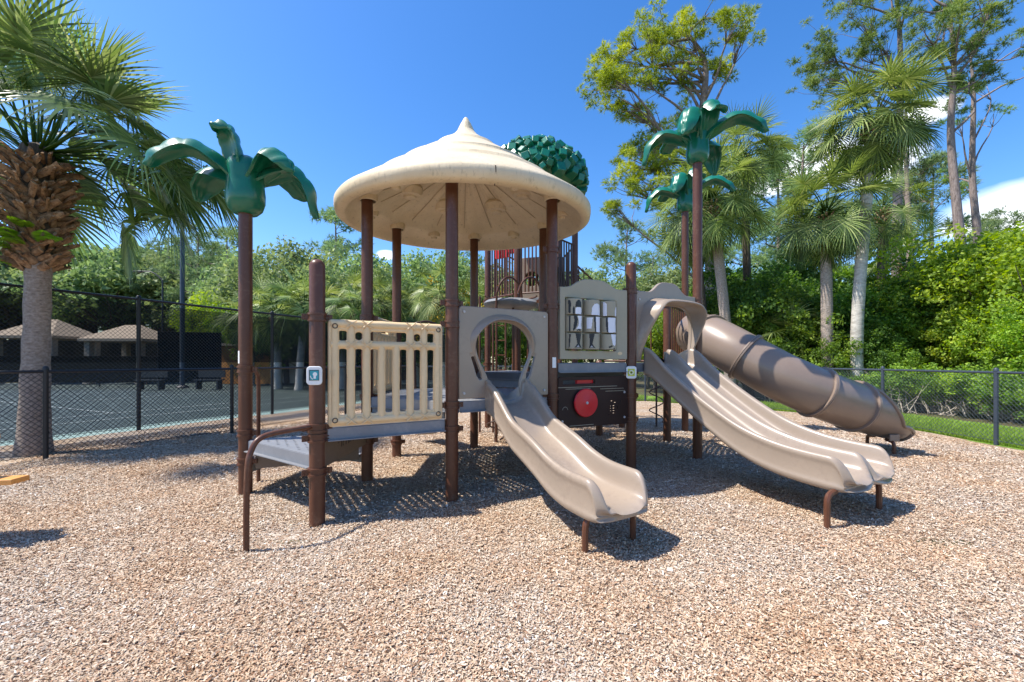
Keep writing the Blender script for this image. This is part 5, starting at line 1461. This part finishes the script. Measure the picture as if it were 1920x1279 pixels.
# tennis net-like divider is not seen; picnic table at the left edge
pt = empty('picnic_table', (-4.45, 3.0, 0)); tag(pt, 'corner of an orange wooden picnic table at the left edge of the photo', 'picnic table')
TZ = Matrix.Translation((-4.72, 3.03, 0)) @ Matrix.Rotation(R(8), 4, 'Z')
for k, yy in enumerate((-.12, .0, .12)):
    b = MB(); b.box((0.02, yy - .0, .76), (1.35, .11, .04), M=TZ); b.build('top_board', M['orange_wood'], pt, bevel=.005)
b = MB(); b.box((.31, .0, .45), (1.36, .14, .04), M=TZ @ Matrix.Translation((0, 0, 0))); b.build('seat_board', M['orange_wood'], pt, bevel=.005)
for s in (-1, 1):
    b = MB(); b.box((s * .3, 0, .37), (.07, .07, .74), M=TZ); b.build('leg', M['post'], pt)

# ================================================================ trees behind
ORD = ['leftmost', 'second', 'third', 'fourth', 'fifth', 'sixth', 'seventh', 'eighth', 'ninth', 'tenth', 'eleventh', 'twelfth', 'thirteenth', 'fourteenth', 'fifteenth', 'sixteenth', 'seventeenth', 'eighteenth', 'nineteenth', 'twentieth', 'twenty-first', 'twenty-second']
def whereabouts(x):
    for lim, t in ((0, 'at the left edge'), (130, 'behind the big palm'), (330, 'above the court pavilions'), (430, 'by the tall light pole'), (530, 'behind the left palm-topped post'), (640, 'behind the short domed post'), (860, 'behind the cream log barrier'), (1040, 'behind the keyhole panel'), (1185, 'behind the picture panel'), (1320, 'behind the hooded slide panel'), (1500, 'behind the upper tube slide'), (1650, 'beside the pale leaning palm'), (1800, 'behind the tube slide exit'), (9999, 'towards the right edge')):
        if x < lim: return t
NAMED = {}
def name_group(g, noun):
    L = sorted(NAMED.get(g, []), key=lambda t: t[0])
    for i, (x, o) in enumerate(L):
        o['label'] = ('%s from the left of the %s, %s' % (ORD[i], noun, whereabouts(x))) if i else ('leftmost of the %s, %s' % (noun, whereabouts(x)))
random.seed(5)
PV = {'oakA': broadleaf(1, 9.5, 8.5, 95, 120, .26, M['leaf_oak_hazed'], .12, .13), 'oakB': broadleaf(2, 9.0, 8.0, 90, 120, .26, M['leaf_oak_hazed'], .1, .13),
      'farA': broadleaf(3, 10, 8.0, 80, 75, .40, M['leaf_oak_hazed'], .15, .13), 'farB': broadleaf(4, 11, 7.5, 80, 75, .40, M['pine_far'], .2, .13),
      'shrubA': broadleaf(5, 3.6, 3.6, 210, 75, .085, M['leaf_bright'], .05, .085, .018), 'shrubB': broadleaf(6, 4.2, 4.0, 240, 75, .088, M['leaf_bright'], .05, .078, .018),
      'shrubC': broadleaf(7, 3.6, 3.6, 180, 85, .10, M['leaf_mid'], .02, .09, .018), 'shrubD': broadleaf(8, 4.4, 3.8, 190, 85, .10, M['leaf_dark'], .02, .095, .018),
      'treeM': broadleaf(9, 7.5, 5.0, 140, 110, .16, M['leaf_mid'], .1, .105, .02), 'treeN': broadleaf(10, 8.0, 5.2, 130, 110, .17, M['leaf_dark'], .1, .11, .02),
      'low': broadleaf(12, 1.6, 1.9, 60, 80, .085, M['leaf_mid'], .0, .13, .02), 'lowB': broadleaf(13, 1.5, 2.0, 60, 80, .085, M['leaf_bright'], .0, .13, .02)}
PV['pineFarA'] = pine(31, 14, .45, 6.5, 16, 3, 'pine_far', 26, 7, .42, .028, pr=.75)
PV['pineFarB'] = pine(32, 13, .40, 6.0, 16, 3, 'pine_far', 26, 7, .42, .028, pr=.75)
PV['pineA'] = pine(41, 19, .55, 8.0, 20, 5, 'pine_needle', 40, 9, .34, .016)
PV['pineB'] = pine(42, 18, .60, 7.0, 18, 5, 'pine_needle', 40, 9, .34, .016)
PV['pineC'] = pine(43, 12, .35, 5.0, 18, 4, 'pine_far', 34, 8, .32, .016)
PV['sabA'] = sabal(51, 3.0, 34); PV['sabB'] = sabal(52, 3.6, 38, lean=(.3, 0))
PV['sabC'] = sabal(53, 4.3, 34, lean=(-.2, .1))
def place(kind, x, D, ytop, Hm, label, cat, group, name, rz=None, sx=1.0, y_=0):
    """stand a tree so that its top is at row ytop of the photograph"""
    top = CAMH + (HOR - ytop) * D / FPX; s = top / Hm
    o_ = link_thing(name, PV[kind], (X_(x, D), D + y_, -.02), random.uniform(0, 6.28) if rz is None else rz, s * sx, label, cat, group, sz=s)
    if group: NAMED.setdefault(group, []).append((x, o_))
gf = 'distant trees behind the tennis court'
i = 0
for (kind, x, D, yt) in (('farA', -230, 52, 450), ('farB', -120, 54, 455), ('pineFarA', -40, 50, 440), ('farA', 20, 50, 462), ('farB', 70, 56, 455), ('farA', 125, 50, 470), ('farB', 170, 52, 460), ('farA', 220, 48, 474), ('farB', 262, 55, 466), ('farA', 305, 50, 488), ('farB', 350, 52, 480), ('farA', 400, 54, 490), ('farB', 440, 50, 500), ('farA', 90, 62, 440), ('farB', 240, 64, 462), ('farA', 330, 62, 470)):
    i += 1; place(kind, x, D, yt, {'farA': 9.6, 'farB': 10.6, 'pineFarA': 14}[kind], 'distant green tree in the wooded skyline beyond the tennis court', 'tree', gf, 'tree')
gp_ = 'tall distant pines behind the tennis court'
for (kind, x, D, yt) in (('pineFarA', 372, 46, 432), ('pineFarB', 425, 44, 425), ('pineFarA', 318, 50, 450), ('pineFarB', 395, 52, 455), ('pineFarA', -90, 44, 420)):
    place(kind, x, D, yt, {'pineFarA': 14.2, 'pineFarB': 13.2}[kind], 'tall thin far pine standing above the skyline left of the play structure', 'pine tree', gp_, 'pine_tree')
place('pineFarB', 628, 42, 388, 13.2, 'lone round-topped pine rising over the oaks left of the round roof', 'pine tree', None, 'pine_tree', rz=1.0)
go = 'leafy green trees behind the play structure'
for (kind, x, D, yt) in (('oakA', 415, 36, 540), ('oakB', 500, 32, 478), ('oakA', 560, 31, 462), ('oakB', 640, 33, 468), ('oakA', 700, 36, 480), ('oakB', 460, 40, 478), ('oakA', 590, 27, 500), ('oakB', 740, 36, 520), ('oakA', 790, 42, 480), ('oakB', 850, 44, 478), ('oakA', 905, 40, 500), ('oakB', 960, 42, 505), ('oakA', 1020, 44, 500), ('oakB', 1130, 34, 505), ('oakA', 1090, 40, 512), ('oakB', 1190, 32, 520), ('oakA', 1240, 30, 505), ('oakB', 1290, 30, 500), ('oakA', 670, 28, 520), ('oakB', 540, 26, 540)):
    place(kind, x, D, yt, 9.2 if kind == 'oakA' else 8.8, 'full leafy tree in the green wall behind the play structure', 'tree', go, 'tree')
place('pineFarA', 870, 46, 462, 14.2, 'far pine seen between the canopy posts of the play structure', 'pine tree', None, 'pine_tree')
place('pineFarB', 1180, 40, 412, 13.2, 'slim far pine right of the round roof above the picture panel', 'pine tree', None, 'pine_tree', rz=2)
place('pineFarA', 1225, 38, 470, 14.2, 'short far pine just left of the two green palm-topped posts', 'pine tree', None, 'pine_tree', rz=1.2)
gs = 'low cabbage palms behind the play structure'
for (kind, x, D, yt, h) in (('sabA', 520, 21, 525, 4.5), ('sabB', 560, 20, 520, 5.1), ('sabA', 640, 21, 520, 4.5), ('sabB', 700, 22, 515, 5.1), ('sabA', 470, 24, 545, 4.5), ('sabC', 660, 19, 535, 5.8), ('sabB', 900, 22, 530, 5.1), ('sabA', 780, 23, 535, 4.5), ('sabA', 1010, 22, 560, 4.5)):
    place(kind, x, D, yt, h, 'low fan-leaved cabbage palm behind the play structure', 'palm tree', gs, 'sabal_palm')
place('sabC', 832, 19, 500, 5.8, 'cabbage palm with yellow flower sprays between the canopy posts', 'palm tree', None, 'sabal_palm', rz=.5)
rngp = np.random.default_rng(4)
yf = bpy.data.objects.new('yellow_flowers', leaf_cloud('yellow_flowers', rngp, [(rngp.normal(0, 1.0), rngp.normal(0, .8), 3.9 + rngp.normal(0, .7)) for _ in range(16)], [.32] * 16, 40, .10, M['yellow'])); COL.objects.link(yf)
yf.parent = [o for o in bpy.data.objects if o.get('label', '').startswith('cabbage palm with yellow')][0]
gb = 'bushes along the back fence'
for (kind, x, D, yt, h) in (('shrubC', 440, 30, 575, 3.6), ('shrubA', 395, 34, 560, 3.6), ('shrubB', 430, 33, 545, 4.2), ('shrubC', 620, 23, 590, 3.6), ('shrubD', 720, 24, 580, 4.3), ('shrubC', 770, 24, 590, 3.6), ('shrubD', 800, 22, 600, 4.3), ('shrubC', 870, 23, 585, 3.6), ('shrubD', 940, 22, 590, 4.3), ('shrubC', 990, 22, 600, 3.6), ('shrubB', 1050, 24, 580, 4.2), ('shrubA', 1110, 24, 560, 3.6), ('shrubB', 1215, 21, 560, 4.2), ('shrubA', 1255, 19, 570, 3.6), ('shrubB', 1180, 23, 580, 4.2), ('shrubA', 1228, 18.4, 600, 3.6), ('shrubD', 560, 24, 585, 4.3), ('shrubC', 500, 26, 580, 3.6)):
    place(kind, x, D, yt, h, 'dense green bush in the row behind the play structure', 'bush', gb, 'bush')
# ---------------- right-hand wood
gr = 'bright yellow-green shrubs behind the right fence'
for (kind, x, D, yt, h) in (('shrubB', 1925, 11.0, 425, 4.2), ('shrubA', 1840, 12.4, 445, 3.6), ('shrubB', 1780, 13.0, 500, 4.2), ('shrubA', 1990, 10.0, 410, 3.6), ('shrubB', 1880, 13.8, 440, 4.2), ('shrubA', 1730, 14.0, 520, 3.6), ('shrubB', 2090, 10.4, 400, 4.2), ('shrubA', 1860, 11.2, 540, 3.6), ('shrubB', 1800, 12.0, 590, 4.2), ('shrubB', 2050, 9.0, 520, 4.2), ('shrubA', 1690, 15, 530, 3.6)):
    place(kind, x, D, yt, h, 'bright yellow-green shrub in the thicket behind the right fence', 'shrub', gr, 'shrub')
gm_ = 'dark green shrubs in the thicket behind the right fence'
for (kind, x, D, yt, h) in (('shrubD', 1350, 16.0, 520, 4.3), ('shrubC', 1395, 15.5, 560, 3.6), ('shrubD', 1440, 15.6, 500, 4.3), ('shrubC', 1490, 14.4, 545, 3.6), ('shrubD', 1530, 14.8, 520, 4.3), ('shrubC', 1580, 13.8, 550, 3.6), ('shrubD', 1640, 14.0, 515, 4.3), ('shrubC', 1690, 13.6, 540, 3.6), ('shrubD', 1740, 13.4, 590, 4.3), ('shrubC', 1460, 14.0, 600, 3.6), ('shrubD', 1600, 13.0, 610, 4.3), ('shrubC', 1330, 17, 600, 3.6), ('shrubD', 1400, 17, 490, 4.3), ('shrubC', 1540, 13.4, 620, 3.6), ('shrubD', 1780, 12.8, 640, 4.3), ('shrubC', 1660, 12.6, 640, 3.6), ('shrubC', 1310, 19, 560, 3.6), ('shrubD', 1900, 10.6, 640, 4.3), ('shrubC', 1840, 11.4, 650, 3.6)):
    place(kind, x, D, yt, h, 'dark green leafy shrub in the thicket behind the right fence', 'shrub', gm_, 'shrub')
gt_ = 'leafy trees in the right-hand wood'
for (kind, x, D, yt) in (('treeM', 1430, 20, 500), ('treeN', 1490, 21, 460), ('treeM', 1530, 19, 520), ('treeN', 1380, 22, 520), ('treeM', 1600, 20, 530), ('treeN', 1670, 21, 520), ('treeM', 1730, 20, 520), ('treeM', 1330, 24, 530), ('treeN', 1790, 19, 520), ('treeM', 1860, 20, 480), ('treeN', 1960, 18, 470)):
    place(kind, x, D, yt, 7.4 if kind == 'treeM' else 7.9, 'leafy green tree filling the wood behind the slides', 'tree', gt_, 'tree')
gl = 'low weeds along the right fence'
for (kind, x, D, yt) in (('low', 1900, 9.4, 700), ('lowB', 1830, 10.2, 690), ('low', 1770, 10.8, 690), ('lowB', 1720, 11.4, 700), ('low', 1660, 11.8, 690), ('low', 1600, 12.4, 690), ('lowB', 1560, 12.8, 695), ('low', 1500, 13.0, 685), ('low', 1950, 8.9, 720), ('lowB', 1870, 9.9, 730)):
    place(kind, x, D, yt, 1.5, 'low tangled bush at the foot of the thicket by the right fence', 'bush', gl, 'bush')
# ---------------- tall palms on the right
def leaning_palm(seed, xb, D, xt, yt, label, nl=40, pet=1.1, bl=.95, r=.15, rz=0, curve=0.0, bark='bark_pale', low=-1.0, hi=1.4):
    zb = CAMH + (HOR - yt) * D / FPX
    link_thing('sabal_palm', sabal(seed, zb, nl, pet, bl, 'palm_leaf', bark, r, ((xt - xb) * D / FPX, 0.0), 32, low, True, curve=curve, hi=hi), (X_(xb, D), D, 0), 0, 1, label, 'palm tree')
leaning_palm(61, 1607, 12.3, 1638, 240, 'tall leaning cabbage palm with smooth pale trunk behind the tube slide', 66, .9, .88, .145, curve=.10)
leaning_palm(62, 1552, 12.8, 1548, 410, 'shorter cabbage palm with brown shaggy trunk wrapped in vines, left of the pale leaning palm', 52, .9, .85, .15, bark='bark_near')
leaning_palm(63, 1372, 14.2, 1336, 385, 'leaning cabbage palm right behind the two green plastic palm tops', 64, 1.05, .95, .16, bark='bark_near', low=-1.25)
leaning_palm(64, 1330, 15.6, 1300, 420, 'dark trunked cabbage palm close behind the leaning one', 50, 1.05, .95, .15, bark='bark_dark', low=-1.3)
leaning_palm(65, 1405, 16.5, 1395, 300, 'cabbage palm crown just right of the taller green plastic palm top', 40, 1.0, .95, .14, bark='bark_dark', low=-.6)
leaning_palm(66, 1690, 17.0, 1700, 500, 'low cabbage palm deep in the wood between pine trunks', 34, 1.1, .95, .16, bark='bark_dark', low=-.9)
leaning_palm(67, 1650, 16.0, 1655, 400, 'small cabbage palm crown low behind the pale leaning trunk', 26, 1.0, .85, .14, bark='bark_dark', low=-1.0)
leaning_palm(68, 1470, 14.0, 1470, 650, 'stemless fan palm at the foot of the thicket behind the tube slide', 24, .8, .8, .12, bark='bark_dark', low=-.2)
# ---------------- pines on the right
def custom_pine(name_seed, base_x, D, pts_px, puffs_px, label, R0=.26, tb=.6, depth=.9, limb_from=None, sub=9, pr=.30, tufts=30, mat='pine_needle', hollow=()):
    """pine whose trunk passes through the given photo points and whose leaf clumps follow the photo outline"""
    rng = np.random.default_rng(name_seed); bx_ = X_(base_x, D)
    P = [np.array([0, 0, -.2])] + [np.array([X_(x, D) - bx_, rng.normal(0, .1), CAMH + (HOR - y) * D / FPX]) for x, y in pts_px]
    mb = MB(); tpn = catmull(P, 26); mb.tube([tuple(p) for p in tpn], [R0 * (1 - .8 * (i / 25) ** 1.2) for i in range(26)], 10)
    cen = []; rad = []
    for (x, y, rr) in puffs_px:
        c = np.array([X_(x, D) - bx_, rng.normal(0, depth), CAMH + (HOR - y) * D / FPX])
        # limb from the nearest lower trunk point
        cands = [p for p in tpn if p[2] < c[2] + .3 and p[2] > c[2] - 4.5] or [tpn[-1]]
        a = cands[rng.integers(len(cands))]; pts = limb(mb, a, c, R0 * .26, R0 * .05, rng, .12, 5, 7)
        rm = rr * D / FPX
        for j in range(sub):
            q = c + rng.normal(0, rm * .62, 3) * np.array([1, 1, .7]); cen.append(q); rad.append(pr * (.6 + .6 * rng.random()))
            limb(mb, pts[5], q, R0 * .08, R0 * .02, rng, .1, 4, 3)
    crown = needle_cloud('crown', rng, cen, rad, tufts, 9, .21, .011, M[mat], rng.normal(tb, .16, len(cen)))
    link_thing('pine_tree', [('crown', crown), ('trunk', mesh_of(mb, 'trunk', M['bark_pine']))], (bx_, D, 0), 0, 1, label, 'pine tree')
custom_pine(71, 1338, 19, [(1335, 560), (1330, 400), (1318, 220), (1322, 120), (1290, 60)],
    [(1265, 35, 40), (1235, 50, 40), (1205, 60, 40), (1180, 75, 35), (1150, 95, 35), (1130, 120, 30), (1125, 160, 28), (1160, 130, 40), (1200, 110, 45), (1240, 100, 45), (1280, 80, 40), (1310, 60, 30), (1300, 110, 35), (1190, 160, 40), (1150, 190, 35), (1230, 150, 40), (1270, 150, 35), (1345, 100, 28), (1375, 92, 22), (1355, 125, 20), (1130, 185, 22), (1180, 205, 30), (1215, 200, 25),
     (1215, 250, 35), (1190, 275, 30), (1240, 270, 30), (1175, 310, 32), (1205, 320, 32), (1160, 345, 28), (1195, 360, 28), (1160, 380, 22), (1240, 320, 30), (1270, 240, 35), (1260, 290, 30), (1225, 380, 25), (1300, 200, 30)],
    'big yellow-green pine with bare twisting limbs rising behind the green plastic palm tops', .30, .60, mat='pine_bright')
custom_pine(72, 1806, 20, [(1803, 540), (1795, 400), (1785, 250), (1782, 130), (1775, 20)],
    [(1700, 90, 40), (1740, 60, 40), (1790, 100, 40), (1830, 95, 35), (1870, 110, 35), (1760, 110, 35), (1720, 20, 40), (1780, 0, 40), (1840, 20, 35), (1860, 50, 30), (1900, 130, 25), (1810, -40, 50), (1740, -50, 50), (1870, -20, 40), (1800, 150, 30), (1850, 140, 25), (1700, 130, 30)],
    'tall pine with red-grey trunk and crown leaving the top of the photo', .25, .72)
custom_pine(73, 1832, 23, [(1830, 480), (1826, 330), (1824, 180), (1820, 100)],
    [(1860, 150, 30), (1890, 120, 30), (1800, 170, 28), (1870, 210, 22), (1910, 150, 25), (1790, 230, 20), (1845, 300, 18), (1850, 330, 16), (1930, 90, 30)],
    'slender pine with bare stubs, rightmost tall trunk in the photo', .22, .62, sub=4)
custom_pine(74, 1682, 21, [(1682, 520), (1684, 350), (1690, 200), (1686, 60), (1670, -60)],
    [(1600, 50, 40), (1560, 90, 35), (1540, 80, 30), (1580, 130, 35), (1640, 30, 45), (1660, -10, 45), (1620, 100, 35), (1545, 150, 25), (1690, 0, 45), (1700, 60, 35), (1600, -30, 45), (1530, 110, 25), (1650, 80, 30), (1720, 110, 30)],
    'tall spreading pine behind the leaning cabbage palm', .25, .68)
custom_pine(75, 1702, 27, [(1702, 480), (1702, 350), (1698, 250), (1705, 130)],
    [(1745, 300, 25), (1730, 340, 22), (1760, 350, 25), (1740, 390, 25), (1710, 230, 25), (1770, 310, 22), (1680, 280, 22)],
    'thin forked pine between the two big pine trunks', .2, .3, pr=.55)
gd = 'darker pines deep in the right-hand wood'
for (x, D, yt) in ((1755, 32, 300), (1455, 30, 290), (1510, 26, 250), (1575, 32, 380), (1650, 34, 380), (1870, 36, 400), (1400, 34, 380)):
    place('pineC', x, D, yt, 12.2, 'darker pine standing deep in the right-hand wood', 'pine tree', gd, 'pine_tree')
# dry sticks and vines at the foot of the thicket
rngt = np.random.default_rng(8); tw = MB()
for k in range(300):
    x = rngt.uniform(1430, 1990); D = np.interp(x, [1430, 1520, 1720, 1920, 2000], [14.0, 12.6, 11.0, 9.6, 9.0]) + rngt.uniform(-.3, 1.2)
    b0 = np.array([X_(x, D), D, 0.0]); L = rngt.uniform(.4, 1.3); d = unit(np.array([rngt.normal(0, .6), rngt.normal(0, .3), abs(rngt.normal(.8, .5))]))
    limb(tw, b0, b0 + d * L, rngt.uniform(.006, .018), .003, rngt, .25, 4, 5)
tag(tw.build('brushwood', M['twig']), 'tangle of dry grey sticks and vines at the foot of the thicket', 'brushwood', kind='stuff')
# grass blades on the strip by the fence
def blades():
    rng = np.random.default_rng(9); n = 60000
    k = rng.random(n); seg = np.array(RIGHT + []); 
    i = rng.integers(1, len(RIGHT) - 1, n); t = rng.random(n); A_ = seg[i]; B_ = seg[i + 1 - (i + 1 >= len(seg))]
    P = A_ + (B_ - A_) * t[:, None]; d = B_ - A_; nrm = np.stack([d[:, 1], -d[:, 0]], 1); nrm = nrm / np.maximum(np.linalg.norm(nrm, axis=1, keepdims=True), 1e-6)
    c = np.array([2.0, 8.0]); s = np.sign(((P - c) * nrm).sum(1)); P = P + nrm * (s * (rng.random(n) ** 1.3 * 2.0 + .02))[:, None]
    b = np.concatenate([P, np.full((n, 1), -.02)], 1); h = .04 + .09 * rng.random(n); ln = rng.normal(0, .4, (n, 2)) * h[:, None]
    th = rng.random(n) * 6.28; w = np.stack([np.cos(th), np.sin(th), 0 * th], 1) * .006
    V = np.stack([b - w, b + w, b + np.concatenate([ln, h[:, None]], 1)], 1)
    me = np_mesh('grass', V, [(0, 1, 2)], rng.normal(.5, .2, n), M['grassblade'], 3)
    o = bpy.data.objects.new('grass', me); COL.objects.link(o); tag(o, 'bright green grass along the foot of the fence', 'grass', kind='stuff')
M['grassblade'] = leaf_mat('grass_blade', [(0, (0.10, 0.17, 0.02)), (1, (0.36, 0.50, 0.07))], .35)
blades()

for g, noun in ((gf, 'distant skyline trees'), (gp_, 'tall thin skyline pines'), (go, 'full leafy trees'), (gs, 'low fan-leaved palms'), (gb, 'dense green bushes'), (gr, 'bright yellow-green shrubs'), (gm_, 'dark green thicket shrubs'), (gt_, 'wood-edge leafy trees'), (gl, 'low fence-side weeds'), (gd, 'darker deep-wood pines')):
    name_group(g, noun)
